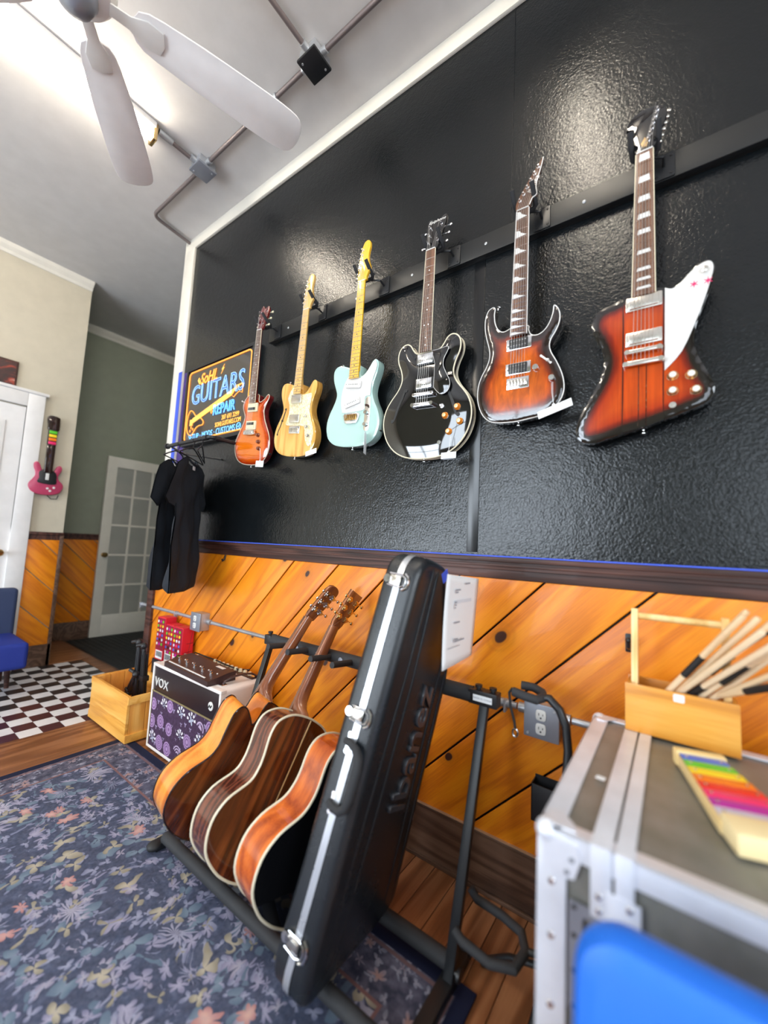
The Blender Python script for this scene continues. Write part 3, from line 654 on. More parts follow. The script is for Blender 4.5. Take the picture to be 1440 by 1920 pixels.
br = [(0.09, -0.018), (0.15, -0.020), (0.20, -0.04), (0.25, -0.035), (0.26, 0), (0.25, 0.035), (0.20, 0.04), (0.15, 0.020), (0.09, 0.018)]
m1 = m2 = None
for k in range(5):
    R = Matrix.Rotation(radians(73 + 72 * k), 4, 'Z') @ Matrix.Rotation(radians(-11), 4, 'X')
    if m1 is None:
        a = B().prism(bl, 0.0, 0.007, 0.002, 'xy').obj('blade', M['white'], t); m1 = a.data
        c = B().prism(br, -0.006, 0.0, 0.001, 'xy').obj('blade_bracket', M['ivory'], t); m2 = c.data
    else: a = link('blade', m1, None, t); c = link('blade_bracket', m2, None, t)
    a.matrix_basis = R; c.matrix_basis = R

# ------------------------------------------------------------ wall: conduit, outlets, tape, rail, sign
cy = -0.016; cz = 0.665
def sockets(t, x, y, z):
    for s in (-1, 1):
        f = B().prism(spline([(-0.016, -0.010), (-0.010, -0.017), (0.010, -0.017), (0.016, -0.010), (0.016, 0.010), (0.010, 0.017), (-0.010, 0.017), (-0.016, 0.010)], 2), -0.004, 0.0, 0.001).obj('receptacle', M['ivory'], t, (x, y, z + s * 0.022))
        B().box(-0.0075, -0.0055, -0.0046, -0.002, -0.001, 0.007).box(0.0055, 0.0075, -0.0046, -0.002, 0.0, 0.006).cyl((0, -0.0046, -0.008), (0, -0.002, -0.008), 0.0028).obj('slot', M['slot'], f)
def outlet(x0, x1, z0, z1, dep, label):
    t = thing('outlet_box', label, 'outlet', ((x0 + x1) / 2, 0, (z0 + z1) / 2)); w = (x1 - x0) / 2; h = (z1 - z0) / 2
    B().box(-w, w, -dep, -0.001, -h, h, 0.008).obj('box_body', M['galv'], t)
    B().box(-w - 0.003, w + 0.003, -dep - 0.009, -dep, -h - 0.003, h + 0.003, 0.005).obj('face_plate', M['greyplate'], t)
    sockets(t, 0, -dep - 0.009, 0)
    for sx, sz in ((-1, -1), (1, 1)): B().cyl((sx * (w - 0.012), -dep - 0.009, sz * (h - 0.01)), (sx * (w - 0.012), -dep - 0.012, sz * (h - 0.01)), 0.004).obj('screw', M['galv'], t)
    for s in (-1, 1): B().cyl((s * w, cy, cz - (z0 + z1) / 2), (s * (w + 0.03), cy, cz - (z0 + z1) / 2), 0.017, seg=12).obj('connector', M['galv'], t)
outlet(-2.56, -2.45, 0.61, 0.72, 0.070, 'grey steel double outlet box above the red cartons, on the pipe over the amplifier')
outlet(-0.423, -0.315, 0.593, 0.70, 0.045, 'grey steel double outlet box on the pine wall behind the single guitar stand')
def wall_conduit(x0, x1, label, cl):
    o = tag(B().tube([(x0, cy, cz), (x1, cy, cz)], 0.0115, 12).obj('conduit', M['galv']), label, 'conduit')
    for x in cl: B().cyl((x - 0.02, cy, cz), (x + 0.02, cy, cz), 0.0155, seg=12).box(x - 0.004, x + 0.004, -0.036, -0.002, cz - 0.028, cz + 0.016, 0.002).obj('pipe_strap', M['galv'], o)
wall_conduit(-3.42, -2.60, 'galvanised pipe ending past the wall corner above the crate', (-3.40, -2.86))
wall_conduit(-2.41, -0.46, 'galvanised pipe along the pine wall behind the acoustic guitars', (-1.78, -0.50))
wall_conduit(-0.28, 1.2, 'galvanised pipe along the pine wall behind the road case', (0.4,))
tag(B().box(-3.12, 1.5, -0.036, 0.001, 1.1862, 1.1912).obj('tape_strip', M['tape']), 'long blue painter\'s tape along the top of the chair rail', 'tape')
tag(B().box(-3.165, -3.115, -0.0225, -0.0202, 1.76, 2.50).obj('tape_strip', M['tape']), 'upright blue painter\'s tape strip on the corner trim beside the sign', 'tape')
tag(B().box(-3.1150, -3.03, -0.0012, 0.0, 1.76, 2.49).obj('purple_edging', plain('purple_matt_tape', (0.045, 0.02, 0.16), 0.6)), 'dark purple-blue strip on the black wall between the corner tape and the sign', 'tape')
rl = B().box(-2.03, 2.4, -0.032, 0.0, 2.432, 2.522, 0.003).obj('hanging_rail', plain('black_satin_paint', (0.010, 0.011, 0.012), 0.4)); tag(rl, 'long black board screwed across the wall, carrying the guitar hangers', 'rail')
for x in (-1.85, -1.32, -0.98, -0.62, -0.25, 0.3): B().lathe((x, -0.032, 2.477), (0, -1, 0), [(0, 0.006), (0.002, 0.006), (0.003, 0.004), (0.0032, 0)]).obj('screw', M['galv'], rl)

# sign
sg = thing('shop_sign', 'framed neon-style shop sign with orange and blue lettering, behind the leftmost hung guitar', 'sign', (-2.575, -0.03, 2.175))
def frame4(x0, x1, z0, z1, w, y0, y1): return B().box(x0, x1, y0, y1, z1 - w, z1, 0.002).box(x0, x1, y0, y1, z0, z0 + w, 0.002).box(x0, x0 + w, y0, y1, z0 + w, z1 - w, 0.002).box(x1 - w, x1, y0, y1, z0 + w, z1 - w, 0.002)
frame4(-0.42, 0.42, -0.30, 0.30, 0.022, -0.012, 0.029).obj('frame', M['blacksteel'], sg)
B().box(-0.40, 0.40, 0.0, 0.012, -0.28, 0.28).obj('backboard', plain('sign_black_print', (0.035, 0.030, 0.028), 0.15, coat=0.6), sg)
loop = rrect(-0.383, 0.383, -0.263, 0.263, 0.03, 5)
B().tube([(a, -0.004, b) for a, b in loop], 0.0045, 6, closed=True).obj('neon_border', M['n_orange'], sg)
def st(s, size, x, z, mat, out=None, sx=1.0, sh=0.0, name='lettering', rot=0.0, sp=1.0, y=-0.004):
    return text(name, s, size, M[mat], sg, (x, y, z), (radians(90), 0, 0), 0.0008, 'CENTER', out, sx, sh, sp)
st('GUITARS', 0.205, 0.00, 0.068, 'n_fill', None, 0.80, 0.0, y=-0.002); st('GUITARS', 0.205, 0.00, 0.068, 'n_blue', 0.0018, 0.80, 0.0, y=-0.005)
st('SoHL', 0.115, -0.115, 0.180, 'n_orange', None, 0.85, 0.25); st('SoHL', 0.115, -0.115, 0.180, 'n_orange', 0.0018, 0.85, 0.25, y=-0.005)
st('REPAIR', 0.105, 0.11, -0.085, 'n_fill', None, 0.80, y=-0.002); st('REPAIR', 0.105, 0.11, -0.085, 'n_cyan', 0.0022, 0.80, y=-0.005)
st('207 693 2299', 0.046, 0.195, -0.152, 'n_amber', None, 0.75, sp=1.05); st('SOHLGUITARS.COM', 0.046, 0.17, -0.194, 'n_amber', None, 0.72)
st('SETUP \u00b7 MODS \u00b7 CUSTOMS', 0.062, -0.03, -0.243, 'n_cyan', None, 0.80)
B().tube([(0.30 + 0.022 * cos(a), -0.004, -0.238 + 0.022 * sin(a)) for a in [i * pi / 8 for i in range(16)]], 0.003, 5, closed=True).tube([(0.29, -0.004, -0.238), (0.297, -0.004, -0.245), (0.311, -0.004, -0.229)], 0.003, 5).obj('tick_emblem', M['n_cyan'], sg)
B().prism([(0.075, 0.235), (0.045, 0.20), (0.058, 0.20), (0.040, 0.17), (0.075, 0.212), (0.060, 0.212)], -0.005, -0.002).obj('lightning_bolt', M['n_amber'], sg)
B().prism([(-0.262, 0.185), (-0.245, 0.205), (-0.235, 0.17), (-0.22, 0.19), (-0.235, 0.15)], -0.005, -0.002).obj('spark_mark', M['n_amber'], sg)
B().tube([(-0.04, -0.004, -0.07), (-0.03, -0.004, -0.085), (-0.04, -0.004, -0.10), (-0.05, -0.004, -0.085)], 0.003, 5, closed=True).obj('diamond_mark', M['n_orange'], sg)
# the drawn guitar
bo = spline([(-0.245, -0.085), (-0.285, -0.05), (-0.325, -0.035), (-0.355, -0.07), (-0.365, -0.125), (-0.355, -0.18), (-0.325, -0.215), (-0.285, -0.225), (-0.255, -0.20), (-0.225, -0.175), (-0.185, -0.165), (-0.145, -0.165), (-0.135, -0.145), (-0.155, -0.125), (-0.175, -0.11), (-0.180, -0.085)], 3)
B().tube([(a, -0.004, b) for a, b in bo], 0.0035, 5, closed=True).obj('guitar_outline', M['n_orange'], sg)
nk = [(-0.275, -0.135), (0.165, 0.010), (0.180, 0.035), (0.19, 0.045), (-0.285, -0.105)]
B().prism([(-0.285, -0.135), (0.19, -0.012), (0.21, 0.008), (0.24, 0.026), (0.23, 0.038), (-0.29, -0.098)], -0.004, -0.002).obj('drawn_neck', M['n_amber'], sg)
B().tube([(0.19, -0.004, -0.012), (0.22, -0.004, -0.028), (0.245, -0.004, -0.012), (0.275, -0.004, 0.0), (0.31, -0.004, -0.015), (0.315, -0.004, 0.045), (0.285, -0.004, 0.045), (0.24, -0.004, 0.030)], 0.003, 5, closed=True).obj('drawn_headstock', M['n_orange'], sg)
for k in range(6): B().ball((0.235 + k * 0.013, -0.004, 0.044 + k * 0.001), 0.005, sub=1).obj('drawn_peg', M['n_amber'], sg)
for x, z in ((-0.30, -0.165), (-0.275, -0.18), (-0.31, -0.19), (-0.29, -0.145)): B().tube([(x + 0.006 * cos(a), -0.004, z + 0.009 * sin(a)) for a in [i * pi / 4 for i in range(8)]], 0.002, 4, closed=True).obj('drawn_knob', M['n_orange'], sg)
B().box(-0.325, -0.285, -0.004, -0.002, -0.150, -0.105).obj('drawn_pickup', M['n_amber'], sg)
# ------------------------------------------------------------ electric guitars on the wall
def gframe(Bp, Np):
    Bp = V(Bp); Np = V(Np); v = (Np - Bp).normalized(); u = V((1, 0, 0)); u = (u - v * u.dot(v)).normalized(); n = v.cross(u)   # n points into the wall
    if n.y < 0: n = -n
    return Matrix(((u.x, n.x, v.x, Bp.x), (u.y, n.y, v.y, Bp.y), (u.z, n.z, v.z, Bp.z), (0, 0, 0, 1))), (Np - Bp).length
def mm(P): return [(a / 1000.0, b / 1000.0) for a, b in P]
def body(t, out, thick, top, side, name='body', carve=lambda d: max(0.0, 0.003 - d * 0.6) if d < 0.005 else 0.0, binding=None, back_round=0.006, step=0.011, sidename='body_side', bw=0.0022, back_binding=False):
    b = B(); b.sheet(out, lambda x, z, d: carve(d), step); o = b.obj(name, top, t, angle=50)
    y0 = carve(0.0); s = B(); s.strip(out, y0, thick - back_round); i1 = inset(out, back_round * 0.4); i2 = inset(out, back_round)
    n = len(out); r0 = [s.bm.verts.new((p[0], thick - back_round, p[1])) for p in out]; r1 = [s.bm.verts.new((p[0], thick - back_round * 0.35, p[1])) for p in i1]; r2 = [s.bm.verts.new((p[0], thick, p[1])) for p in i2]
    for a_, b_ in ((r0, r1), (r1, r2)):
        for k in range(n): s.bm.faces.new((a_[k], a_[(k + 1) % n], b_[(k + 1) % n], b_[k]))
    s.sheet(i2, lambda x, z, d: thick, 0.05); s.obj(sidename, side, t, angle=50)
    if binding: B().tube([(p[0], y0 + 0.001, p[1]) for p in out], bw, 6, closed=True).obj('binding', binding, t)
    if back_binding: B().tube([(p[0], thick - back_round, p[1]) for p in out], bw * 0.7, 6, closed=True).obj('back_binding', binding, t)
    return o
def neck(t, L, vend, w0, w1, board, back, frets=22, dots='dot', dotmat=None, bind=None, y=-0.014, heel=None, fretmat=None, board_name='fretboard', side_h=0.005):
    """fretboard from the nut (v = L) to vend; L is measured from the bottom of the body"""
    W = lambda v: (w0 + (w1 - w0) * (L - v) / (L - vend)) / 2
    fb = B(); rows = [L, vend]
    sec = lambda v, dy: [(-W(v), y + side_h + dy), (-W(v), y + 0.0012 + dy), (-W(v) * 0.5, y + 0.0002 + dy), (0, y + dy), (W(v) * 0.5, y + 0.0002 + dy), (W(v), y + 0.0012 + dy), (W(v), y + side_h + dy)]
    a = [fb.bm.verts.new((p[0], p[1], L)) for p in sec(L, 0)]; b = [fb.bm.verts.new((p[0], p[1], vend)) for p in sec(vend, 0)]
    for k in range(7): fb.bm.faces.new((a[k], a[(k + 1) % 7], b[(k + 1) % 7], b[k]))
    fb.bm.faces.new(a); fb.bm.faces.new(list(reversed(b))); f = fb.obj(board_name, M[board], t, angle=60)
    # rounded neck back
    nb = B(); R = []; hl = heel if heel else vend + 0.04
    for v in [L + 0.004, L, L - 0.03, (L + hl) / 2, hl + 0.05, hl + 0.01, hl - 0.02]:
        w_ = W(v) * 0.99; d = 0.016 + 0.004 * (L - v) / (L - hl)
        if v < hl + 0.03: d = 0.032
        R.append([nb.bm.verts.new((w_ * cos(pi + pi * k / 10) * -1 if False else -w_ * cos(pi * k / 10), y + side_h - 0.0005 + d * sin(pi * k / 10), v)) for k in range(11)])
    for p, q in zip(R, R[1:]):
        for k in range(10): nb.bm.faces.new((p[k], p[k + 1], q[k + 1], q[k]))
        nb.bm.faces.new((p[0], q[0], q[10], p[10]))
    nb.bm.faces.new(R[0]); nb.bm.faces.new(list(reversed(R[-1]))); nb.obj('neck', M[back], t, angle=60)
    scale = 0.648 * 1.03; pos = [scale * (1 - 2 ** (-k / 12)) for k in range(frets + 1)]
    while L - pos[-1] < vend: pos.pop()
    for p in pos[1:]:
        v = L - p; B().tube([(-W(v), y + 0.0012, v), (-W(v) * 0.5, y + 0.0, v), (0, y - 0.0003, v), (W(v) * 0.5, y, v), (W(v), y + 0.0012, v)], 0.0011, 5).obj('fret', M[fretmat or 'nickel'], f)
    marks = [3, 5, 7, 9, 12, 15, 17, 19, 21]
    if dots in ('trap', 'shark'): marks = [1] + marks
    for m in marks:
        if m >= len(pos) : continue
        il = B(); v = L - (pos[m] + pos[m - 1]) / 2; h = pos[m] - pos[m - 1]
        if dots == 'dot':
            for x in ((-0.010, 0.010) if m == 12 else (0,)): il.cyl((x, y - 0.0004, v), (x, y + 0.002, v), 0.0030, seg=10)
        elif dots == 'trap': il.prism([(-W(v) * 0.66, v - h * 0.30), (W(v) * 0.66, v - h * 0.30), (W(v) * 0.56, v + h * 0.30), (-W(v) * 0.56, v + h * 0.30)], y - 0.0005, y + 0.001)
        elif dots == 'shark': il.prism([(-W(v) * 0.93, v - h * 0.42), (W(v) * 0.78, v - h * 0.34), (-W(v) * 0.1, v + h * 0.02), (-W(v) * 0.4, v + h * 0.3), (-W(v) * 0.93, v + h * 0.36)], y - 0.0004, y + 0.001)
        elif dots == 'bird': il.prism([(-0.009, v + 0.001), (0, v - 0.003), (0.010, v + 0.003), (0.003, v + 0.003), (0.001, v + 0.007), (-0.002, v + 0.002)], y - 0.0005, y + 0.001)
        il.obj('inlay', M[dotmat or 'pg_white'], f)
    if bind:
        B().tube([(-W(L) - 0.0005, y + 0.0022, L), (-W(vend) - 0.0005, y + 0.0022, vend)], 0.0018, 5).tube([(W(L) + 0.0005, y + 0.0022, L), (W(vend) + 0.0005, y + 0.0022, vend)], 0.0018, 5).obj('fretboard_binding', M[bind], f)
    B().box(-W(L), W(L), y - 0.0015, y + 0.004, L, L + 0.004, 0.001).obj('nut', M['pg_white'] if bind != 'x' else M['slot'], t)
    return f
def strings(t, L, vb, wn, wb, yb, yn=-0.0165, head=None):
    b = B()
    for k in range(6):
        f = k / 5 - 0.5; pts = [(f * wb, yb, vb), (f * wn, yn, L + 0.002)]
        if head: pts.append(head[k])
        b.tube(pts, [0.00072 - 0.00006 * k] * len(pts), 4)
    b.obj('strings', M['string'], t)
def peg(t, x, z, yf, side, btn='chrome', post='chrome', r=0.0045, bs=(0.010, 0.008), blen=0.016, hw=0.012):
    o = B().lathe((x, yf, z), (0, -1, 0), [(0, 0.0062), (0.002, 0.0062), (0.002, r * 0.8), (0.012, r * 0.7), (0.0125, 0)], 12).obj('tuning_peg', M[post], t)
    b = B().cyl((x + side * hw * 0.3, yf + 0.017, z), (x + side * (hw + blen * 0.5), yf + 0.017, z), 0.0026, seg=8)
    b.ball((x + side * (hw + blen), yf + 0.017, z), 0.0085, 1.0, 0.55, 0.85).obj('peg_button', M[btn], o)
    B().box(x - 0.008, x + 0.008, yf + 0.012, yf + 0.022, z - 0.009, z + 0.009, 0.002).obj('peg_housing', M[post], o)
def headstock(t, out, y0, y1, mat, tilt, L, bev=0.002, face=None):
    Mx = Matrix.Translation((0, y0, L)) @ Matrix.Rotation(radians(-tilt), 4, 'X') @ Matrix.Translation((0, -y0, -L))
    o = B().prism(out, y0, y1, bev, M=None).obj('headstock', M[mat], t); o.matrix_basis = Mx
    return o
def humbucker(t, z, cover, ring, w=0.070, h=0.038, x=0.0, name='pickup', y=0.0, rw=0.088, rh=0.046, ringmat=None, lines=True):
    if ring: r = B().prism(rrect(x - rw / 2, x + rw / 2, z - rh / 2, z + rh / 2, 0.004), y - 0.005, y + 0.001, 0.0015).obj('pickup_ring', M[ring], t)
    o = B().prism(rrect(x - w / 2, x + w / 2, z - h / 2, z + h / 2, 0.003), y - 0.011, y + 0.001, 0.0015).obj(name, M[cover], t)
    p = B()
    for k in range(6): p.cyl((x - 0.0255 + k * 0.0102, y - 0.0118, z - h * 0.24), (x - 0.0255 + k * 0.0102, y - 0.010, z - h * 0.24), 0.0022, seg=8)
    p.obj('pole_screws', M['chrome'], o)
    return o
def knob(t, x, z, y=0.0, mat='chrome', r=0.0095, h=0.017, top=None, name='knob', flare=0.0):
    o = B().lathe((x, y, z), (0, -1, 0), [(0, r + flare), (0.003, r + flare), (0.004, r + flare * 0.5), (h - 0.002, r * 0.92), (h, r * 0.82), (h, 0)], 20).obj(name, M[mat], t)
    if top: B().lathe((x, y - h, z), (0, -1, 0), [(0, r * 0.72), (0.0012, r * 0.68), (0.0014, 0)], 16).obj('knob_cap', M[top], o)
    return o
def button(t, x, y, z, ax=(0, 0, -1)):
    B().lathe((x, y, z), ax, [(0, 0.004), (0.004, 0.003), (0.008, 0.004), (0.011, 0.0075), (0.013, 0.0075), (0.014, 0.003)], 12).obj('strap_button', M['chrome'], t)
def pickguard(t, out, mat, y=0.0, n=3, sharp=(), bevmat=None):
    o2 = spline(out, n, sharp=sharp); g = B().prism(o2, y - 0.0028, y, 0.0006).obj('pickguard', M[mat], t)
    if bevmat: B().tube([(a, y - 0.0022, b) for a, b in o2], 0.0012, 4, closed=True).obj('pickguard_edge', M[bevmat], g)
    return g
def mirror(H): return H + [(-a, b) for a, b in reversed(H) if abs(a) > 1e-6]
# hangers: plate on the rail, arm, padded yoke around the neck just under the headstock
def hanger(hx, hz, tx, ty, label):
    t = thing('guitar_hanger', label, 'hanger', (hx, -0.032, 2.478), group=None)
    B().prism(rrect(-0.030, 0.030, -0.043, 0.043, 0.005), -0.005, 0.0, 0.001).obj('wall_plate', M['blacksteel'], t)
    for s in ((-0.02, 0.03), (0.02, 0.03), (-0.02, -0.03), (0.02, -0.03)): B().lathe((s[0], -0.005, s[1]), (0, -1, 0), [(0, 0.0045), (0.002, 0.0035), (0.0022, 0)], 10).obj('screw', M['blackplastic'], t)
    dx = tx - hx; dy = ty + 0.032; dz = hz - 2.478
    B().tube([(0, 0, 0), (0, dy * 0.45, dz * 0.3), (dx, dy + 0.035, dz)], 0.005, 8).obj('arm', M['blacksteel'], t)
    for s in (-1, 1):
        B().tube([(dx, dy + 0.035, dz), (dx + s * 0.022, dy + 0.034, dz), (dx + s * 0.034, dy + 0.024, dz + 0.004), (dx + s * 0.037, dy - 0.012, dz + 0.020), (dx + s * 0.036, dy - 0.040, dz + 0.046)], 0.0088, 10).obj('padded_prong', M['foam'], t)
    return t
tagm = B().prism(rrect(-0.031, 0.031, -0.037, 0.0, 0.002), -0.0003, 0.0003); tag_me = tagm.obj('tmp', M['paper']).data; bpy.data.objects.remove(bpy.data.objects['tmp'])
def price_tag(k, c, rotz, label, w=0.062, h=0.037, roty=0.0, lines=False):
    """k = point it is tied to, c = top middle of the card (world)"""
    t = thing('price_tag', label, 'tag', c, (0, radians(roty), radians(rotz)))
    o = B().prism([(-w / 2, -h), (w / 2, -h), (w / 2, 0), (0.006, 0), (0.004, 0.006), (-0.004, 0.006), (-0.006, 0), (-w / 2, 0)], -0.0004, 0.0004).obj('card', M['paper'], t)
    Mi = (Matrix.Translation(c) @ Matrix.Rotation(radians(rotz), 4, 'Z') @ Matrix.Rotation(radians(roty), 4, 'Y')).inverted(); kp = Mi @ V(k)
    B().tube([(0.0, 0, 0.004), tuple(V((0, 0, 0.02)).lerp(kp, 0.4) + V((0.001, 0, 0))), tuple(kp)], 0.0006, 4).tube([(0.0, 0, 0.004), tuple(V((0, 0, 0.02)).lerp(kp, 0.5) + V((-0.003, 0, 0))), tuple(kp + V((-0.004, 0, 0)))], 0.0006, 4).obj('string', M['paper'], t)
    if lines:
        b = B()
        for i in range(5): b.box(-w * 0.36 + (0.012 if i == 0 else 0), w * (0.36 - 0.1 * (i % 2)), -0.0008, -0.0004, -0.008 - i * 0.0055, -0.0068 - i * 0.0055)
        b.obj('small_print', M['ink'], o)
tele = mirror([(0, 0), (60, 3), (110, 14), (148, 42), (166, 84), (167, 125), (152, 170), (128, 212), (113, 250), (113, 282), (121, 315)])
TELE = mm([(0, 0), (60, 3), (110, 14), (148, 42), (166, 84), (167, 125), (152, 170), (128, 212), (113, 250), (113, 282), (121, 315), (133, 350), (137, 380), (131, 402), (117, 411), (102, 404), (86, 382), (68, 358), (48, 343), (34, 345), (30, 362), (29, 392), (0, 396), (-29, 394), (-48, 394), (-76, 403), (-106, 409), (-130, 404), (-144, 388), (-147, 363), (-140, 330), (-127, 300), (-116, 272), (-117, 246), (-132, 210), (-153, 172), (-167, 130), (-168, 90), (-152, 45), (-112, 15), (-60, 3)])
TELE = spline(TELE, 3)

# --- 1: single-cut amber guitar
Mx, L = gframe((-2.088, -0.070, 1.660), (-1.998, -0.113, 2.461))
t = thing('electric_guitar', 'orange flame-top single-cutaway electric guitar with cream pickup rings, hung in front of the neon-style sign', 'guitar', M=Mx)
PRS = spline(mm([(0, 0), (60, 3), (110, 16), (148, 48), (169, 92), (172, 135), (160, 178), (135, 222), (110, 262), (94, 300), (90, 325), (97, 350), (111, 374), (123, 394), (126, 409), (118, 419), (104, 412), (87, 396), (67, 385), (48, 379), (34, 382), (30, 400), (27, 424), (0, 430), (-29, 434), (-57, 432), (-84, 420), (-108, 400), (-120, 375), (-119, 350), (-106, 325), (-94, 300), (-98, 270), (-116, 235), (-142, 190), (-165, 150), (-169, 110), (-158, 65), (-130, 30), (-90, 10), (-45, 2)]), 3)
cv = lambda d: 0.011 * max(0.0, 1 - d / 0.045) ** 2
body(t, PRS, 0.052, M['prs'], M['cherryback'], carve=cv, binding=M['bind'], back_round=0.008)
neck(t, L, 0.372, 0.044, 0.058, 'rosewood', 'cherryback', 22, 'bird', 'pg_white', 'bind', y=-0.016)
for z, dz in ((0.345, -1), (0.237, 1)):
    B().prism(rrect(-0.047, 0.047, z - 0.026, z + 0.026, 0.003), -0.008, 0.001, 0.001).obj('pickup_ring', M['cream'], t)
    p = B().prism(rrect(-0.036, 0.036, z - 0.019, z + 0.019, 0.002), -0.0125, 0.0).obj('pickup', M['cream'], t)
    B().box(-0.034, 0.034, -0.0132, -0.012, z + (0.001 if dz > 0 else -0.017), z + (0.017 if dz > 0 else -0.001)).obj('pickup_bobbin', M['slot'], p)
B().prism(spline([(-0.052, 0.186), (-0.040, 0.178), (0.040, 0.178), (0.052, 0.186), (0.050, 0.200), (0.040, 0.206), (-0.040, 0.206), (-0.050, 0.200)], 2), -0.020, -0.006, 0.002).obj('bridge', M['chrome'], t)
sd = B()
for k in range(6): sd.box(-0.034 + k * 0.0125, -0.026 + k * 0.0125, -0.024, -0.018, 0.184, 0.202, 0.001)
sd.obj('saddles', M['chrome'], t)
for x, z in ((0.076, 0.178), (0.086, 0.138), (0.095, 0.098)): knob(t, x, z, 0.0, 'tortoise', 0.0105, 0.016, flare=0.002)
B().cyl((-0.098, 0.006, 0.382), (-0.100, -0.012, 0.386), 0.0035, 0.0025).ball((-0.100, -0.014, 0.386), 0.005).obj('toggle_switch', M['pg_white'], t)
hs = headstock(t, spline(mm([(-22, 0), (22, 0), (30, 30), (37, 60), (40, 95), (42, 125), (30, 150), (18, 146), (0, 138), (-14, 150), (-25, 162), (-36, 148), (-40, 120), (-38, 80), (-32, 40)]), 3), 0, 0.014, 'cherryback', 11, 0)
hs.matrix_basis = Matrix.Translation((0, -0.012, L + 0.004)) @ Matrix.Rotation(radians(-10), 4, 'X')
for k in range(3):
    for s in (-1, 1): peg(hs, s * (0.022 + 0.003 * k), 0.035 + k * 0.040, 0.0, s, 'cream', hw=0.016)
strings(t, L, 0.195, 0.036, 0.052, -0.022, head=[(-0.022, -0.012, L + 0.04), (-0.025, -0.010, L + 0.08), (-0.028, -0.008, L + 0.12), (0.028, -0.008, L + 0.12), (0.025, -0.010, L + 0.08), (0.022, -0.012, L + 0.04)])
button(t, 0, 0.026, 0.001)
B().lathe((0.150, 0.032, 0.075), (0.85, 0, -0.5), [(-0.004, 0.017), (0.003, 0.017), (0.004, 0.010), (0.012, 0.009), (0.013, 0.004)], 16).obj('jack_socket', M['chrome'], t)
hanger(-1.945, 2.498, -1.988, -0.108, 'black guitar hanger holding the orange single-cutaway guitar')

# --- 2: natural thinline
Mx, L = gframe((-1.694, -0.070, 1.672), (-1.5975, -0.112, 2.461))
t = thing('electric_guitar', 'natural ash semi-hollow electric guitar with an f-hole, cream pearl pickguard and maple neck', 'guitar', M=Mx)
body(t, TELE, 0.048, M['ash'], M['ash'], binding=None)
neck(t, L, 0.338, 0.044, 0.058, 'maple', 'maple', 21, 'dot', 'slot', None, y=-0.014, heel=0.385)
pickguard(t, mm([(-28, 389), (-60, 365), (-78, 322), (-62, 285), (-58, 240), (-70, 200), (-66, 172), (62, 166), (78, 152), (86, 126), (93, 96), (112, 66), (132, 60), (146, 90), (150, 130), (138, 170), (120, 212), (106, 250), (107, 290), (112, 320), (104, 341), (70, 338), (29, 336), (28, 341), (-28, 341)]), 'pearl', n=3, sharp=(21, 22, 23, 24, 0))
for z in (0.312, 0.206): humbucker(t, z, 'nickel', None, 0.078, 0.044, 0.0, y=-0.003)
B().prism(rrect(-0.042, 0.042, 0.126, 0.166, 0.003), -0.004, 0.0, 0.001).obj('bridge_plate', M['chrome'], t)
sd = B()
for k in range(6): sd.box(-0.0355 + k * 0.0125, -0.0265 + k * 0.0125, -0.011, -0.004, 0.134, 0.156, 0.0012)
sd.obj('saddles', M['nickel'], t)
for x, z in ((0.104, 0.160), (0.121, 0.113)): knob(t, x, z, -0.0028, 'chrome', 0.0105, 0.016)
sw = B().cyl((0.083, -0.003, 0.220), (0.083, -0.006, 0.220), 0.007).cyl((0.083, -0.006, 0.220), (0.088, -0.018, 0.214), 0.0018).ball((0.089, -0.020, 0.213), 0.0045).obj('toggle_switch', M['chrome'], t)
fh = [(-0.093, 0.266), (-0.089, 0.258), (-0.097, 0.246), (-0.104, 0.228), (-0.112, 0.205), (-0.122, 0.180), (-0.135, 0.150), (-0.145, 0.128), (-0.148, 0.118), (-0.141, 0.116), (-0.139, 0.126), (-0.128, 0.150), (-0.113, 0.182), (-0.103, 0.206), (-0.095, 0.230), (-0.088, 0.250), (-0.083, 0.262), (-0.086, 0.270)]
B().prism(fh, -0.0006, 0.0).cyl((-0.092, -0.0006, 0.262), (-0.092, 0.0, 0.262), 0.0055).cyl((-0.142, -0.0006, 0.121), (-0.142, 0.0, 0.121), 0.0058).prism([(-0.122, 0.200), (-0.112, 0.190), (-0.100, 0.196), (-0.110, 0.206)], -0.0006, 0).obj('f_hole', M['slot'], t)
def fender_head(t, L, mat, big=1.0, logo=False):
    hs = headstock(t, spline(mm([(-22, 0), (23, 0), (24, 14), (34, 34), (42, 50), (38, 68), (28, 90), (24, 115), (27, 140), (30, 158), (26, 180), (10, 190), (-6, 184), (-14, 170), (-20, 150), (-30, 90), (-33, 50), (-31, 25)]), 3), 0, 0.014, mat, 0, 0)
    hs.matrix_basis = Matrix.Translation((0.0, -0.009, L + 0.004)) @ Matrix.Rotation(radians(-1.5), 4, 'X') @ Matrix.Diagonal((big, 1, big, 1))
    for k in range(6):
        z = 0.030 + k * 0.0235; x = -0.022 + k * 0.0022; peg(hs, x, z, 0.0, -1, 'chrome', hw=0.011, blen=0.012)
    return hs
hs = fender_head(t, L, 'maple')
strings(t, L, 0.150, 0.036, 0.054, -0.011, head=[(-0.020 + k * 0.002, -0.014, L + 0.034 + k * 0.0235) for k in range(6)])
button(t, 0, 0.024, 0.001); button(t, -0.105, 0.024, 0.408, (0, 0, 1))
B().lathe((0.150, 0.025, 0.060), (0.85, 0, -0.5), [(-0.004, 0.014), (0.003, 0.014), (0.004, 0.009), (0.004, 0.005)], 16).obj('jack_cup', M['chrome'], t)
hanger(-1.565, 2.498, -1.592, -0.108, 'black guitar hanger holding the natural f-hole guitar')

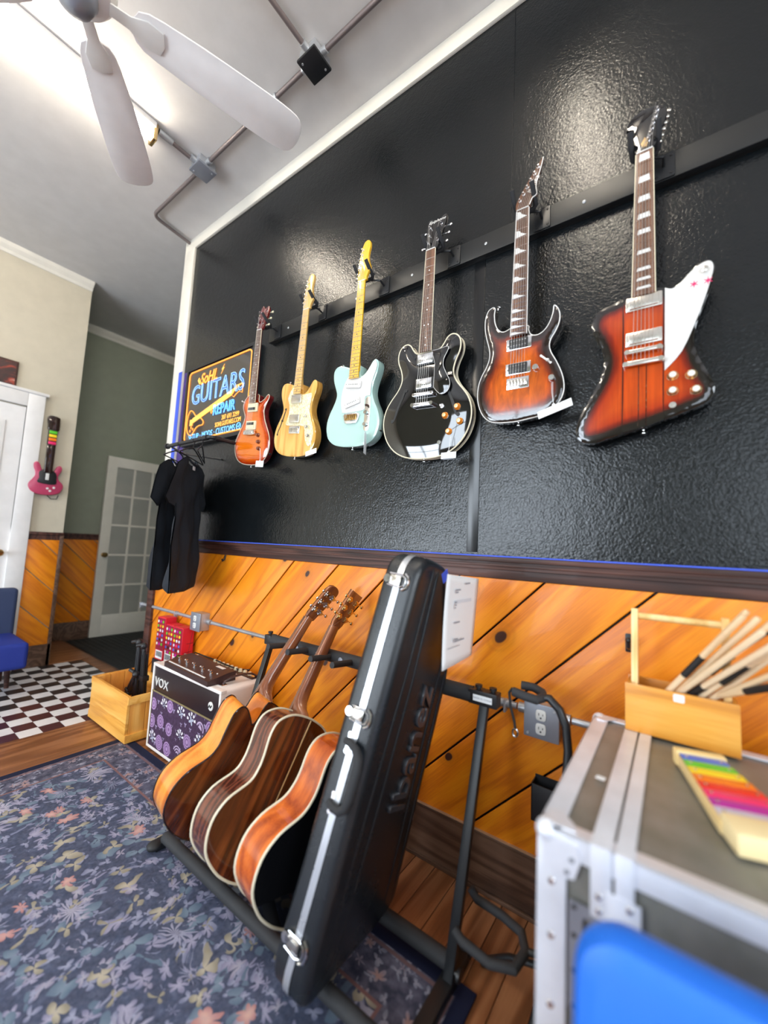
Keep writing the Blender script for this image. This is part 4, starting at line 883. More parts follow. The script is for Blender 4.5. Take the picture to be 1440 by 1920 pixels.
# --- 3: mint
Mx, L = gframe((-1.276, -0.070, 1.680), (-1.211, -0.112, 2.479))
t = thing('electric_guitar', 'pale mint green electric guitar with white pickguard and amber maple neck', 'guitar', M=Mx)
body(t, TELE, 0.050, M['mint'], M['mint'], binding=None, back_round=0.004)
neck(t, L, 0.330, 0.044, 0.060, 'amber_maple', 'amber_maple', 22, 'dot', 'slot', None, y=-0.014, heel=0.385)
pickguard(t, mm([(-34, 352), (-60, 320), (-76, 270), (-78, 220), (-68, 180), (-50, 168), (70, 174), (74, 200), (76, 236), (92, 240), (106, 244), (106, 285), (114, 320), (126, 352), (132, 380), (122, 400), (104, 396), (86, 372), (66, 350), (40, 334), (30, 330), (28, 336), (-28, 336)]), 'pg_white', n=3, sharp=(21, 22))
for z, tl in ((0.302, 6), (0.214, -14)):
    o = B().prism(rrect(-0.048, 0.048, -0.017, 0.017, 0.005), -0.012, -0.002, 0.0015).obj('pickup', M['pg_white'], t, (0.0, 0, z), (0, radians(tl), 0)); p = B()
    for k in range(6): p.cyl((-0.026 + k * 0.0104, -0.0128, 0), (-0.026 + k * 0.0104, -0.0115, 0), 0.0024, seg=8)
    p.obj('pole_screws', M['slot'], o)
    for s in (-1, 1): B().cyl((s * 0.043, -0.0128, 0), (s * 0.043, -0.0115, 0), 0.0022, seg=8).obj('mounting_screw', M['chrome'], o)
br = B().prism(spline([(-0.045, 0.162), (-0.047, 0.140), (-0.040, 0.122), (-0.028, 0.113), (0.028, 0.113), (0.040, 0.122), (0.047, 0.140), (0.045, 0.162)], 2), -0.008, 0.0, 0.002).obj('bridge', M['chrome'], t)
sd = B()
for k in range(6): sd.box(-0.036 + k * 0.0125, -0.027 + k * 0.0125, -0.014, -0.007, 0.128, 0.156, 0.0015)
sd.obj('saddles', M['brass'], br)
cp = B().prism(rrect(0.079, 0.111, 0.072, 0.236, 0.0158, 6), -0.0018, 0.0, 0.0005).obj('control_plate', M['nickel'], t)
knob(cp, 0.095, 0.158, -0.0018, 'chrome', 0.0105, 0.018); knob(cp, 0.095, 0.102, -0.0018, 'chrome', 0.0105, 0.018)
B().box(0.088, 0.102, -0.010, -0.0018, 0.190, 0.196, 0.001).ball((0.095, -0.014, 0.192), 0.006).obj('blade_switch', M['rail'], cp)
hs = fender_head(t, L, 'amber_maple', 1.04)
strings(t, L, 0.140, 0.036, 0.054, -0.013, head=[(-0.020 + k * 0.002, -0.014, L + 0.034 + k * 0.0235) for k in range(6)])
button(t, 0, 0.025, 0.001); button(t, -0.105, 0.025, 0.408, (0, 0, 1))
B().prism(spline([(-0.024, 0), (-0.012, 0.014), (0.012, 0.014), (0.024, 0), (0.012, -0.014), (-0.012, -0.014)], 3), -0.002, 0.002, 0.001, M=Matrix.Translation((0.154, 0.025, 0.060)) @ Matrix.Rotation(radians(-62), 4, 'Y') @ Matrix.Rotation(radians(90), 4, 'X')).obj('jack_plate', M['chrome'], t)
hanger(-1.14, 2.512, -1.207, -0.110, 'black guitar hanger holding the mint green guitar')

# --- 4: black semi-hollow
Mx, L = gframe((-0.873, -0.062, 1.588), (-0.827, -0.112, 2.475))
t = thing('electric_guitar', 'gloss black double-cutaway semi-hollow guitar with cream binding and amber knobs', 'guitar', M=Mx)
ES = spline(mm(mirror([(0, 0), (50, 2), (100, 12), (150, 38), (190, 82), (212, 135), (216, 185), (204, 230), (180, 268), (150, 303), (131, 335), (126, 365), (134, 400), (149, 435), (153, 465), (146, 492), (129, 509), (108, 513), (90, 503), (76, 482), (62, 466), (45, 459), (30, 460)])), 3)
cv2 = lambda d: 0.010 * max(0.0, 1 - d / 0.09) ** 2
body(t, ES, 0.056, M['gblack'], M['darkback'], carve=cv2, binding=M['bind'], back_round=0.008, step=0.013, bw=0.0030, back_binding=True)
neck(t, L, 0.452, 0.044, 0.058, 'rosewood', 'darkback', 22, 'dot', 'pg_white', 'bind', y=-0.018)
for z in (0.425, 0.318): humbucker(t, z, 'chrome', 'blackplastic', 0.076, 0.042, y=-0.002, rw=0.094, rh=0.050)
tm = B().prism(rrect(-0.052, 0.052, 0.264, 0.278, 0.006), -0.020, -0.008, 0.002)
for s in (-1, 1): tm.cyl((s * 0.043, -0.014, 0.271), (s * 0.043, 0.001, 0.271), 0.006).cyl((s * 0.043, -0.0215, 0.271), (s * 0.043, -0.019, 0.271), 0.0055)
tm.obj('bridge', M['chrome'], t)
sp_ = B().prism(rrect(-0.054, 0.054, 0.218, 0.235, 0.008), -0.022, -0.010, 0.003)
for s in (-1, 1): sp_.cyl((s * 0.046, -0.024, 0.2265), (s * 0.046, 0.001, 0.2265), 0.0085)
sp_.obj('tailpiece', M['chrome'], t)
pickguard(t, mm([(31, 452), (60, 452), (104, 456), (106, 440), (90, 410), (88, 380), (104, 345), (122, 310), (120, 280), (104, 264), (80, 263), (52, 290), (48, 300), (48, 395)]), 'gblack', y=-0.008, n=3, bevmat='bindw', sharp=(0, 12, 13))
B().cyl((0.108, -0.0115, 0.318), (0.108, -0.0105, 0.318), 0.003).obj('pickguard_screw', M['chrome'], t)
for sx in (-1, 1):
    fo = [(sx * a, b) for a, b in [(0.098, 0.308), (0.100, 0.296), (0.108, 0.272), (0.120, 0.248), (0.130, 0.222), (0.140, 0.195), (0.150, 0.172), (0.160, 0.166), (0.156, 0.178), (0.150, 0.200), (0.142, 0.226), (0.130, 0.252), (0.118, 0.276), (0.108, 0.298), (0.104, 0.310)]]
    B().prism(fo, -0.0004, 0.006).cyl((sx * 0.095, -0.0004, 0.302), (sx * 0.095, 0.006, 0.302), 0.007).cyl((sx * 0.162, 0.0, 0.172), (sx * 0.162, 0.006, 0.172), 0.008).obj('f_hole', M['slot'], t)
for x, z in ((0.158, 0.203), (0.105, 0.172), (0.172, 0.143), (0.126, 0.104)): knob(t, x, z, 0.002, 'amber', 0.0115, 0.015, 'goldtop', flare=0.0025)
B().lathe((0.088, 0.001, 0.214), (0, -1, 0), [(0, 0.009), (0.003, 0.009), (0.004, 0.004), (0.014, 0.003), (0.018, 0.004), (0.019, 0)], 12).obj('toggle_switch', M['chrome'], t)
B().lathe((0.083, 0.002, 0.062), (0, -1, 0), [(0, 0.009), (0.003, 0.009), (0.003, 0.0045), (0.0032, 0)], 16).obj('jack_socket', M['chrome'], t)
B().box(0.108, 0.128, -0.0052, 0.0046, 0.338, 0.350).obj('pickguard_bracket', M['chrome'], t)
hs = headstock(t, spline(mm([(-22, 0), (22, 0), (30, 25), (36, 60), (42, 100), (46, 140), (44, 168), (30, 172), (14, 160), (0, 154), (-14, 160), (-30, 172), (-44, 168), (-46, 140), (-42, 100), (-36, 60), (-30, 25)]), 3), 0, 0.014, 'gblack', 14, 0)
hs.matrix_basis = Matrix.Translation((0, -0.012, L + 0.004)) @ Matrix.Rotation(radians(-14), 4, 'X')
for k in range(3):
    for s in (-1, 1): peg(hs, s * (0.024 + 0.002 * k), 0.038 + k * 0.042, 0.0, s, 'chrome', hw=0.018)
text('lettering', 'Epiphone', 0.022, M['bindw'], hs, (0.0, -0.0006, 0.152), FR, 0.0002, shear=0.3)
strings(t, L, 0.226, 0.036, 0.054, -0.022, head=[(-0.022, -0.010, L + 0.045), (-0.025, -0.006, L + 0.085), (-0.027, -0.002, L + 0.125), (0.027, -0.002, L + 0.125), (0.025, -0.006, L + 0.085), (0.022, -0.010, L + 0.045)])
button(t, 0, 0.028, 0.0)
hanger(-0.765, 2.500, -0.824, -0.108, 'black guitar hanger holding the black semi-hollow guitar')

# --- 5: sunburst with pointed horns
Mx, L = gframe((-0.466, -0.070, 1.684), (-0.441, -0.112, 2.473))
t = thing('electric_guitar', 'dark sunburst double-cutaway electric guitar with long pointed horns and white binding', 'guitar', M=Mx)
RG = spline(mm([(0, 3), (42, 8), (80, 14), (120, 32), (147, 60), (158, 92), (157, 125), (148, 160), (130, 202), (113, 234), (106, 260), (110, 284), (125, 309), (136, 337), (138, 364), (131, 388), (118, 403), (116, 380), (107, 350), (92, 325), (71, 311), (52, 311), (38, 320), (31, 338), (30, 352), (0, 356), (-30, 356), (-38, 357), (-50, 352), (-68, 352), (-86, 368), (-97, 394), (-101, 425), (-99, 450), (-107, 457), (-123, 450), (-134, 425), (-136, 389), (-130, 350), (-120, 314), (-113, 282), (-115, 252), (-126, 224), (-143, 193), (-155, 155), (-156, 106), (-145, 65), (-128, 35), (-103, 14), (-70, 5), (-34, 3)]), 3)
body(t, RG, 0.046, M['rg'], M['darkback'], binding=M['bindw'], carve=lambda d: max(0.0, 0.004 - d * 0.5) if d < 0.008 else 0.0, back_round=0.003, step=0.009)
neck(t, L, 0.318, 0.044, 0.058, 'rosewood', 'maple', 24, 'shark', 'pg_white', 'bindw', y=-0.013, heel=0.345, fretmat='chrome')
for z in (0.290, 0.197):
    o = humbucker(t, z, 'blackplastic', 'chrome', 0.068, 0.036, rw=0.092, rh=0.044)
    p = B()
    for k in range(6): p.cyl((-0.0255 + k * 0.0102, -0.0118, z + 0.009), (-0.0255 + k * 0.0102, -0.010, z + 0.009), 0.0024, seg=8)
    p.obj('pole_pieces', M['chrome'], o)
B().prism(rrect(-0.041, 0.041, 0.122, 0.164, 0.002), -0.004, 0.0, 0.001).obj('bridge_plate', M['chrome'], t)
sd = B()
for k in range(6): sd.box(-0.0345 + k * 0.0117, -0.0245 + k * 0.0117, -0.011, -0.004, 0.132, 0.156, 0.0012)
sd.obj('saddles', M['nickel'], t)
knob(t, 0.064, 0.188, 0, 'chrome', 0.0115, 0.014); knob(t, 0.120, 0.140, 0, 'chrome', 0.0115, 0.014)
B().prism([(0.078, 0.226), (0.083, 0.230), (0.112, 0.203), (0.108, 0.198)], -0.001, 0).ball((0.105, -0.010, 0.205), 0.006).cyl((0.103, 0, 0.206), (0.105, -0.010, 0.205), 0.0022).cyl((0.080, -0.002, 0.228), (0.080, 0, 0.228), 0.004).cyl((0.1135, -0.002, 0.197), (0.1135, 0, 0.197), 0.004).obj('blade_switch', M['ivory'], t)
hs = headstock(t, spline(mm([(-22, 0), (22, 0), (26, 12), (32, 30), (46, 38), (42, 75), (46, 110), (54, 150), (60, 190), (52, 185), (38, 160), (20, 130), (2, 95), (-14, 62), (-27, 32), (-27, 14)]), 3, sharp=(12,)), 0, 0.014, 'rosewood', 10, 0)
hs.matrix_basis = Matrix.Translation((0, -0.012, L + 0.004)) @ Matrix.Rotation(radians(-9), 4, 'X')
B().tube([(a, 0.001, b) for a, b in spline(mm([(24, 4), (26, 12), (33, 30), (46, 38), (42, 75), (46, 110), (54, 150), (60, 190)]), 3, closed=False)], 0.0018, 5).obj('headstock_binding', M['bindw'], hs)
for k in range(6): peg(hs, -0.012 + k * 0.0115, 0.034 + k * 0.0235, 0.0, -1, 'nickel', hw=0.009, blen=0.012)
text('lettering', 'Ibanez', 0.026, M['bindw'], hs, (0.032, -0.0006, 0.085), (radians(90), radians(-66), 0), 0.0002, shear=0.2)
strings(t, L, 0.150, 0.036, 0.052, -0.011, head=[(-0.010 + k * 0.0115, -0.009 + 0.003 * k, L + 0.038 + k * 0.0235) for k in range(6)])
button(t, 0, 0.024, 0.003); button(t, -0.095, 0.022, 0.452, (0.5, 0, 0.8))
hanger(-0.395, 2.498, -0.439, -0.110, 'black guitar hanger holding the pointed-horn sunburst guitar')

# --- 6: reverse-body sunburst with white pickguard
Mx, L = gframe((-0.076, -0.070, 1.600), (-0.0625, -0.112, 2.479))
t = thing('electric_guitar', 'large reverse-body sunburst guitar with raised centre block and white pickguard, rightmost on the wall', 'guitar', M=Mx)
FB = spline(mm([(-32, 451), (-42, 438), (-61, 431), (-91, 421), (-122, 414), (-139, 393), (-146, 362), (-136, 326), (-120, 290), (-110, 255), (-110, 216), (-121, 179), (-147, 126), (-176, 71), (-190, 25), (-182, -10), (-155, -26), (-118, -24), (-58, -6), (-1, 8), (53, 26), (113, 46), (158, 67), (171, 95), (167, 122), (150, 165), (132, 209), (124, 252), (130, 297), (146, 350), (164, 402), (173, 445), (168, 470), (154, 482), (134, 477), (115, 460), (92, 437), (70, 424), (52, 432), (33, 436), (30, 450), (0, 455)]), 3)
body(t, FB, 0.042, M['fb'], M['darkback'], back_round=0.007, step=0.010)
core = mm([(-56, 434), (-56, -4), (0, 8), (52, 25), (52, 430), (32, 437), (30, 449), (0, 453), (-31, 449), (-40, 438)])
cb = B(); cb.sheet(core, lambda x, z, d: -0.0035, 0.012)
lay = cb.bm.verts.layers.float['edge']
for v_ in cb.bm.verts: v_[lay] = dist(v_.co.x, v_.co.z, FB)
cb.strip(core, -0.0035, 0.001); lay = cb.bm.verts.layers.float['edge']
for v_ in cb.bm.verts: v_[lay] = dist(v_.co.x, v_.co.z, FB)
cb.obj('centre_block', M['fb'], t)
for x in (-0.012, 0.008): B().tube([(x, -0.0036, 0.012), (x, -0.0036, 0.20)], 0.0012, 4).obj('laminate_stripe', M['darkback'], t)
neck(t, L, 0.418, 0.044, 0.060, 'rosewood', 'neck_mahog', 22, 'trap', 'pg_white', 'bind', y=-0.017)
for z in (0.400, 0.288): humbucker(t, z, 'nickel', 'nickel', 0.078, 0.034, y=-0.004, rw=0.096, rh=0.044)
for nm, z, hh, ww in (('bridge', 0.244, 0.013, 0.050), ('tailpiece', 0.207, 0.015, 0.054)):
    b = B().prism(rrect(-ww, ww, z - hh / 2, z + hh / 2, 0.006), -0.022, -0.010, 0.002)
    for s in (-1, 1): b.cyl((s * (ww - 0.008), -0.0235, z), (s * (ww - 0.008), 0.0, z), 0.0075)
    b.obj(nm, M['nickel'], t)
pickguard(t, mm([(54, 430), (72, 421), (93, 433), (115, 456), (136, 471), (155, 476), (166, 466), (167, 440), (150, 372), (130, 310), (96, 224), (54, 174)]), 'pg_white', y=0.0, n=3, sharp=(0, 11))
text('lettering', '\u2736 \u2736', 0.03, M['x_pink'], t, (0.140, -0.0032, 0.415), FR, 0.0002)
B().lathe((0.148, -0.0028, 0.450), (0, -1, 0), [(0, 0.007), (0.003, 0.006), (0.010, 0.009), (0.012, 0.003)], 12).obj('strap_button', M['nickel'], t)
for x, z in ((0.074, 0.154), (0.118, 0.149), (0.074, 0.108), (0.129, 0.102)): knob(t, x, z, 0, 'goldtop', 0.012, 0.014, 'pg_white', flare=0.0025)
B().lathe((0.074, 0.0, 0.066), (0, -1, 0), [(0, 0.009), (0.002, 0.009), (0.002, 0.0045), (0.0022, 0)], 16).obj('jack_socket', M['nickel'], t)
hs = headstock(t, spline(mm([(-22, 0), (22, 0), (36, 40), (52, 90), (58, 128), (40, 158), (10, 172), (-22, 170), (-44, 150), (-52, 118), (-34, 108), (-30, 90), (-34, 62), (-27, 30)]), 3), 0, 0.014, 'gblack', 12, 0)
hs.matrix_basis = Matrix.Translation((0, -0.014, L + 0.004)) @ Matrix.Rotation(radians(-12), 4, 'X')
for k in range(6): peg(hs, 0.010 + k * 0.0045, 0.032 + k * 0.022, 0.0, 1, 'nickel', hw=0.014, blen=0.014)
B().prism([(-0.006, 0.012), (0.006, 0.012), (0.010, 0.03), (0.0, 0.052), (-0.010, 0.03)], -0.002, 0.0).obj('truss_rod_cover', M['goldtop'], hs)
strings(t, L, 0.207, 0.036, 0.053, -0.023, head=[(0.006 + k * 0.0045, -0.012, L + 0.036 + k * 0.022) for k in range(6)])
button(t, 0.0, 0.024, 0.006)
hanger(-0.015, 2.500, -0.062, -0.110, 'black guitar hanger holding the reverse-body guitar')
# price tags
price_tag((-1.944, -0.095, 1.738), (-1.934, -0.098, 1.664), -12, 'white price tag hanging from the orange single-cutaway guitar', 0.105, 0.036, 8)
price_tag((-1.534, -0.090, 1.770), (-1.521, -0.092, 1.686), -10, 'white price tag hanging from the natural f-hole guitar', 0.100, 0.026, -4)
price_tag((-1.158, -0.090, 1.745), (-1.158, -0.095, 1.728), -62, 'white price tag hanging edge-on from the mint green guitar', 0.055, 0.100, 4)
price_tag((-0.722, -0.082, 1.660), (-0.727, -0.092, 1.592), 0, 'white printed price tag hanging from the black semi-hollow guitar', 0.066, 0.026, 1, True)
price_tag((-0.337, -0.088, 1.801), (-0.332, -0.092, 1.716), -8, 'white price tag tilted across the bottom edge of the pointed-horn sunburst guitar', 0.118, 0.027, -13)

# ------------------------------------------------------------ garment rail and shirts
gr = thing('garment_rail', 'black pipe garment rail standing out from the wall below the sign', 'rail', (-2.25, 0.0, 1.812))
B().tube([(0, 0, 0), (0, -0.20, 0)] + bend((0, -0.20, 0), (0, -0.23, 0), (-0.03, -0.23, 0), 0.03)[1:] + [(-0.52, -0.23, 0)], 0.0125, 12).obj('pipe', M['blacksteel'], gr)
B().cyl((0, -0.002, 0), (0, -0.012, 0), 0.035, seg=20).obj('wall_flange', M['blacksteel'], gr)
B().cyl((-0.52, -0.23, 0), (-0.535, -0.23, 0), 0.019).obj('end_cap', M['blackplastic'], gr)
B().cyl((-0.03, -0.23, 0), (-0.075, -0.23, 0), 0.0165).cyl((0, -0.20, 0), (0, -0.165, 0), 0.0165).obj('elbow_fitting', M['blackplastic'], gr)
B().tube([(-0.47, -0.23, -0.012), (-0.42, -0.17, -0.05), (-0.24, -0.004, -0.07)], 0.006, 8).obj('brace', M['blacksteel'], gr)
def hanger_pts(w=0.21, drop=0.105, hookr=0.020):
    hook = [(hookr * cos(a), 0, hookr * sin(a)) for a in [radians(200) - i * radians(200) / 10 for i in range(11)]]
    hook = [(x, y, z) for x, y, z in hook]; hook += [(hookr * 0.6, 0, -0.018), (0, 0, -0.035), (0, 0, -0.05)]
    return hook
def clothes_hanger(x, th, label, group=None):
    t = thing('clothes_hanger', label, 'hanger', (x, -0.23, 1.812 - 0.003), (0, 0, radians(th)), group)
    B().tube([(0, p[0], p[2] - 0.004) for p in hanger_pts()], 0.0022, 6).obj('hook', M['blacksteel'], t)
    B().tube([(0, -0.20, -0.115), (0, -0.13, -0.085), (0, -0.05, -0.056), (0, 0, -0.048), (0, 0.05, -0.056), (0, 0.13, -0.085), (0, 0.20, -0.115)], 0.0042, 8).tube([(0, -0.20, -0.115), (0, 0.20, -0.115)], 0.0035, 6).obj('shoulder_bar', M['blackplastic'], t)
    return t
clothes_hanger(-2.625, 42, 'black plastic hanger carrying the shirt nearer the rail end')
clothes_hanger(-2.44, 42, 'black plastic hanger carrying the front shirt')
e = clothes_hanger(-2.335, 55, 'empty black plastic hanger at the elbow of the garment rail')
def shirt(x, th, label, mat, seed, dz=0.0):
    rnd = random.Random(seed); ph = [rnd.uniform(0, 6) for _ in range(6)]
    t = thing('t_shirt', label, 'shirt', (x, -0.23, 1.668 + dz), (0, 0, radians(th) + radians(-90)), None)
    # local x = along the shoulders, z = up, front faces -y
    half = [(0.0, -0.012), (0.045, -0.006), (0.080, 0.024), (0.105, 0.018), (0.165, -0.010), (0.215, -0.040), (0.250, -0.11), (0.300, -0.245), (0.262, -0.275), (0.205, -0.290), (0.190, -0.265), (0.190, -0.36), (0.192, -0.52), (0.196, -0.72), (0.198, -0.785)]
    def outl(neck):
        h = list(half); h[0] = (0, -neck); h[1] = (0.05, -neck * 0.72)
        return h + [(0.12, -0.792), (0.0, -0.795), (-0.12, -0.792)] + [(-a, b) for a, b in reversed(h[1:])]
    def fold(xx, zz, d, s):
        k = min(1.0, d / 0.05); dn = min(1.0, max(0.0, -zz / 0.75))
        f = 0.012 * sin(xx * 34 + ph[0] + zz * 3) * dn + 0.008 * sin(xx * 61 + ph[1] - zz * 5) * dn + 0.006 * sin(xx * 18 + zz * 22 + ph[2]) * (1 - dn * 0.5)
        return s * (0.004 + 0.016 * k * (0.6 + 0.6 * dn)) + f * 1.5
    o1 = outl(0.075); o2 = outl(0.016)
    for o_, s, nm in ((o1, -1, 'front_panel'), (o2, 1, 'back_panel')):
        b = B(); b.sheet(o_, lambda a, c, d: fold(a, c, d, s), 0.022); b.obj(nm, M[mat], t, angle=80)
    B().tube([(0.078, 0.0, 0.022), (0.072, -0.016, -0.012), (0.05, -0.028, -0.050), (0, -0.033, -0.074), (-0.05, -0.028, -0.050), (-0.072, -0.016, -0.012), (-0.078, 0.0, 0.022), (-0.05, 0.020, -0.006), (0, 0.026, -0.016), (0.05, 0.020, -0.006)], 0.0075, 8, closed=True).obj('collar', M[mat], t)
    return t
shirt(-2.625, 42, 'black T-shirt hanging nearer the end of the garment rail, behind the other', 'cloth', 3)
s2 = shirt(-2.44, 42, 'black T-shirt with a white neck label, hanging in front', 'cloth2', 11)
B().prism(rrect(-0.018, 0.018, -0.046, -0.020, 0.006), -0.002, 0.0).obj('neck_label', M['paper'], s2, (0, 0.018, 0))

# ------------------------------------------------------------ amplifier
am = thing('amplifier', 'cream guitar amplifier with a maroon panel and purple printed grille, standing by the crate', 'amplifier', (-2.11, -0.335, 0.0))
AW = 0.345; AD = 0.285; AH = 0.474
B().box(-AW, AW, 0.012, AD, 0.012, AH, 0.020, seg=3).obj('cabinet', M['ampcream'], am)
frame4(-AW, AW, 0.012, AH, 0.016, 0.0, 0.03).obj('front_frame', M['ampcream'], am)
B().box(-AW + 0.016, AW - 0.016, 0.004, 0.03, 0.325, AH - 0.016, 0.004).obj('front_panel', M['ampfront'], am)
B().box(-AW + 0.016, AW - 0.016, 0.003, 0.03, 0.028, 0.318).obj('grille_cloth', M['grille'], am)
B().tube([(-AW + 0.016, 0.003, 0.321), (AW - 0.016, 0.003, 0.321)], 0.0045, 8).tube([(-AW + 0.018, 0.003, 0.321), (-AW + 0.018, 0.003, 0.03)], 0.003, 6).obj('piping', M['olivetrim'], am)
text('lettering', 'VOX', 0.068, M['ivory'], am, (-0.235, 0.003, 0.375), FR, 0.003, sx=1.05)
B().lathe((0.262, 0.004, 0.385), (0, -1, 0), [(0, 0.021), (0.003, 0.021), (0.004, 0.016), (0.004, 0)], 24).obj('round_badge', M['ivory'], am)
B().tube([(0.249, -0.001, 0.378), (0.256, -0.001, 0.390), (0.266, -0.001, 0.380), (0.275, -0.001, 0.392)], 0.003, 6).obj('badge_mark', M['slot'], am)
B().box(-0.30, 0.30, 0.205, 0.265, AH - 0.001, AH + 0.004, 0.001).obj('control_panel', M['brownplastic'], am)
for k in range(9): B().lathe((-0.10 + k * 0.042, 0.235, AH + 0.003), (0, 0, 1), [(0, 0.013), (0.003, 0.012), (0.016, 0.0085), (0.018, 0)], 14).obj('control_knob', M['cream'], am)
B().tube([(0.265, 0.055, AH - 0.002), (0.268, 0.065, AH + 0.018), (0.275, 0.10, AH + 0.032), (0.283, 0.16, AH + 0.036), (0.288, 0.21, AH + 0.028), (0.290, 0.235, AH + 0.014), (0.290, 0.242, AH - 0.002)], 0.012, 8, flat=0.45).obj('strap_handle', M['brownplastic'], am)
for y in (0.055, 0.240): B().box(0.252, 0.285, y - 0.016, y + 0.016, AH - 0.001, AH + 0.006, 0.002).obj('handle_bracket', M['chrome'], am)
for x in (-AW + 0.02, AW - 0.02):
    for y in (0.03, AD - 0.02): B().cyl((x, y, 0.014), (x, y, 0.0085), 0.014).obj('foot', M['rubber'], am)
fp = thing('footswitch', 'dark brown five-button foot controller lying on top of the amplifier', 'pedal', (-2.10, -0.262, 0.4755), (0, 0, radians(-2)))
pr_ = [(-0.078, 0.0), (0.075, 0.0), (0.075, 0.046), (0.030, 0.044), (-0.078, 0.024)]
b = B(); r = [[b.bm.verts.new((x, p[0], p[1])) for p in pr_] for x in (-0.235, 0.235)]
for k in range(5): b.bm.faces.new((r[0][k], r[0][(k + 1) % 5], r[1][(k + 1) % 5], r[1][k]))
b.bm.faces.new(r[0]); b.bm.faces.new(list(reversed(r[1]))); b.obj('pedal_body', M['brownplastic'], fp, angle=20)
sl = 0.020 / 0.108
B().box(-0.215, 0.18, -0.065, -0.058, 0.0245, 0.0295).obj('white_stripe', M['ivory'], fp)
for k in range(5): B().lathe((-0.18 + k * 0.085, -0.020, 0.034), (0, -0.18, 1), [(0, 0.009), (0.004, 0.009), (0.005, 0.005), (0.014, 0.005), (0.014, 0.007), (0.018, 0.007), (0.019, 0)], 14).obj('stomp_switch', M['chrome'], fp)
for k in range(5): B().lathe((-0.145 + k * 0.085, -0.005, 0.038), (0, -0.18, 1), [(0, 0.004), (0.003, 0.004), (0.004, 0)], 8).obj('indicator_light', M['ivory'], fp)
B().box(0.10, 0.17, 0.038, 0.058, 0.0465, 0.0475).obj('name_plate', M['ivory'], fp)
tag(B().tube([(-2.30, -0.195, 0.505), (-2.33, -0.16, 0.52), (-2.36, -0.12, 0.50), (-2.30, -0.09, 0.484), (-2.20, -0.10, 0.490), (-2.08, -0.12, 0.495), (-1.98, -0.10, 0.484), (-1.93, -0.06, 0.483)], 0.0038, 8).obj('cable', M['rubber']), 'thin dark cable looping over the top of the amplifier behind the foot controller', 'cable')
tag(B().tube([(-2.335, -0.27, 0.497), (-2.37, -0.25, 0.505), (-2.41, -0.24, 0.488), (-2.45, -0.20, 0.486), (-2.48, -0.15, 0.47), (-2.485, -0.12, 0.40), (-2.48, -0.08, 0.2), (-2.48, -0.06, 0.006)], 0.0038, 8).obj('cable', M['rubber']), 'dark cable dropping over the left edge of the amplifier', 'cable')

# cartons on a low black box
tag(B().box(-2.95, -2.50, -0.116, -0.028, 0, 0.36, 0.006).obj('storage_box', M['blackplastic']), 'low black box behind the pine crate, under the red cartons', 'box')
maroon_print = plain('dark_red_print', (0.30, 0.008, 0.03), 0.4)
def carton(x, y, rz, w, dpt, h, label, z=0.3605):
    t = thing('carton', label, 'box', (x, y, z), (0, 0, radians(rz)), None)
    B().box(0, w, 0, dpt, 0, h, 0.0015).obj('carton_body', M['red'], t)
    cols = ['slot', 'x_green', 'ivory', 'x_blue', 'x_magenta', 'x_yellow', 'x_pink', 'ivory', 'x_orange', 'x_lilac']
    k = 0
    B().box(0.004, w - 0.004, -0.0005, 0.0, 0.066, h - 0.006).obj('printed_panel', maroon_print, t)
    for r in range(6):
        for c in range(3):
            k += 1
            B().prism([(0.016 + c * 0.030 + 0.010 * cos(a), h - 0.03 - r * 0.030 + 0.010 * sin(a)) for a in [i * pi / 4 for i in range(8)]], -0.0008, 0.0).obj('printed_dot', M[cols[(k * 7 + r * 3) % 10]], t)
    B().box(0.01, w - 0.01, -0.0008, 0, 0.008, 0.062).obj('barcode_label', M['paper'], t)
    bb = B()
    for i in range(12): bb.box(0.016 + i * 0.0064, 0.019 + i * 0.0064 + (i % 3) * 0.0008, -0.0012, -0.0008, 0.022, 0.055)
    bb.obj('barcode_bars', M['slot'], t)
    return t
carton(-2.925, -0.112, 2, 0.105, 0.075, 0.285, 'red carton with coloured dots, leftmost of the three above the crate')
carton(-2.800, -0.112, 2, 0.095, 0.075, 0.252, 'red carton with coloured dots, middle of the three, partly behind the next')
c3 = carton(-2.695, -0.112, 2, 0.110, 0.078, 0.252, 'red carton with coloured dots and a black line print, nearest the outlet box')
B().tube([(0.1106, 0.01, 0.09), (0.1106, 0.07, 0.10)], 0.0012, 4).tube([(0.1106, 0.04, 0.03), (0.1106, 0.065, 0.22)], 0.0010, 4).tube([(0.1106, 0.03, 0.15), (0.1106, 0.075, 0.15)], 0.0010, 4).obj('line_print', M['slot'], c3)
text('white_mark', 'R', 0.04, M['ivory'], c3, (0.1108, 0.030, 0.075), (radians(90), 0, radians(90)), 0.0002)

# crate of folded stands
cr = thing('crate', 'open knotty pine crate holding black folded stands, beside the amplifier', 'crate', (-2.83, -0.265, 0.008))
B().box(-0.27, 0.27, -0.145, -0.128, 0.004, 0.262, 0.003).obj('front_board', M['crate'], cr)
B().box(-0.27, 0.27, 0.128, 0.145, 0.004, 0.262, 0.003).obj('back_board', M['crate'], cr)
for s in (-1, 1):
    for k in range(3): B().box(s * 0.262 - 0.007, s * 0.262 + 0.007, -0.127 + k * 0.086, -0.044 + k * 0.086, 0.006, 0.255, 0.002).obj('side_slat', M['crate_z'], cr)
for s in (-1, 1):
    for z in (0.004, 0.215): B().box(s * 0.275 - 0.006, s * 0.275 + 0.006, -0.145, 0.145, z, z + 0.045, 0.003).obj('end_batten', M['crate'], cr)
B().box(-0.255, 0.255, -0.128, 0.128, 0.002, 0.014).obj('crate_floor', M['crate'], cr)
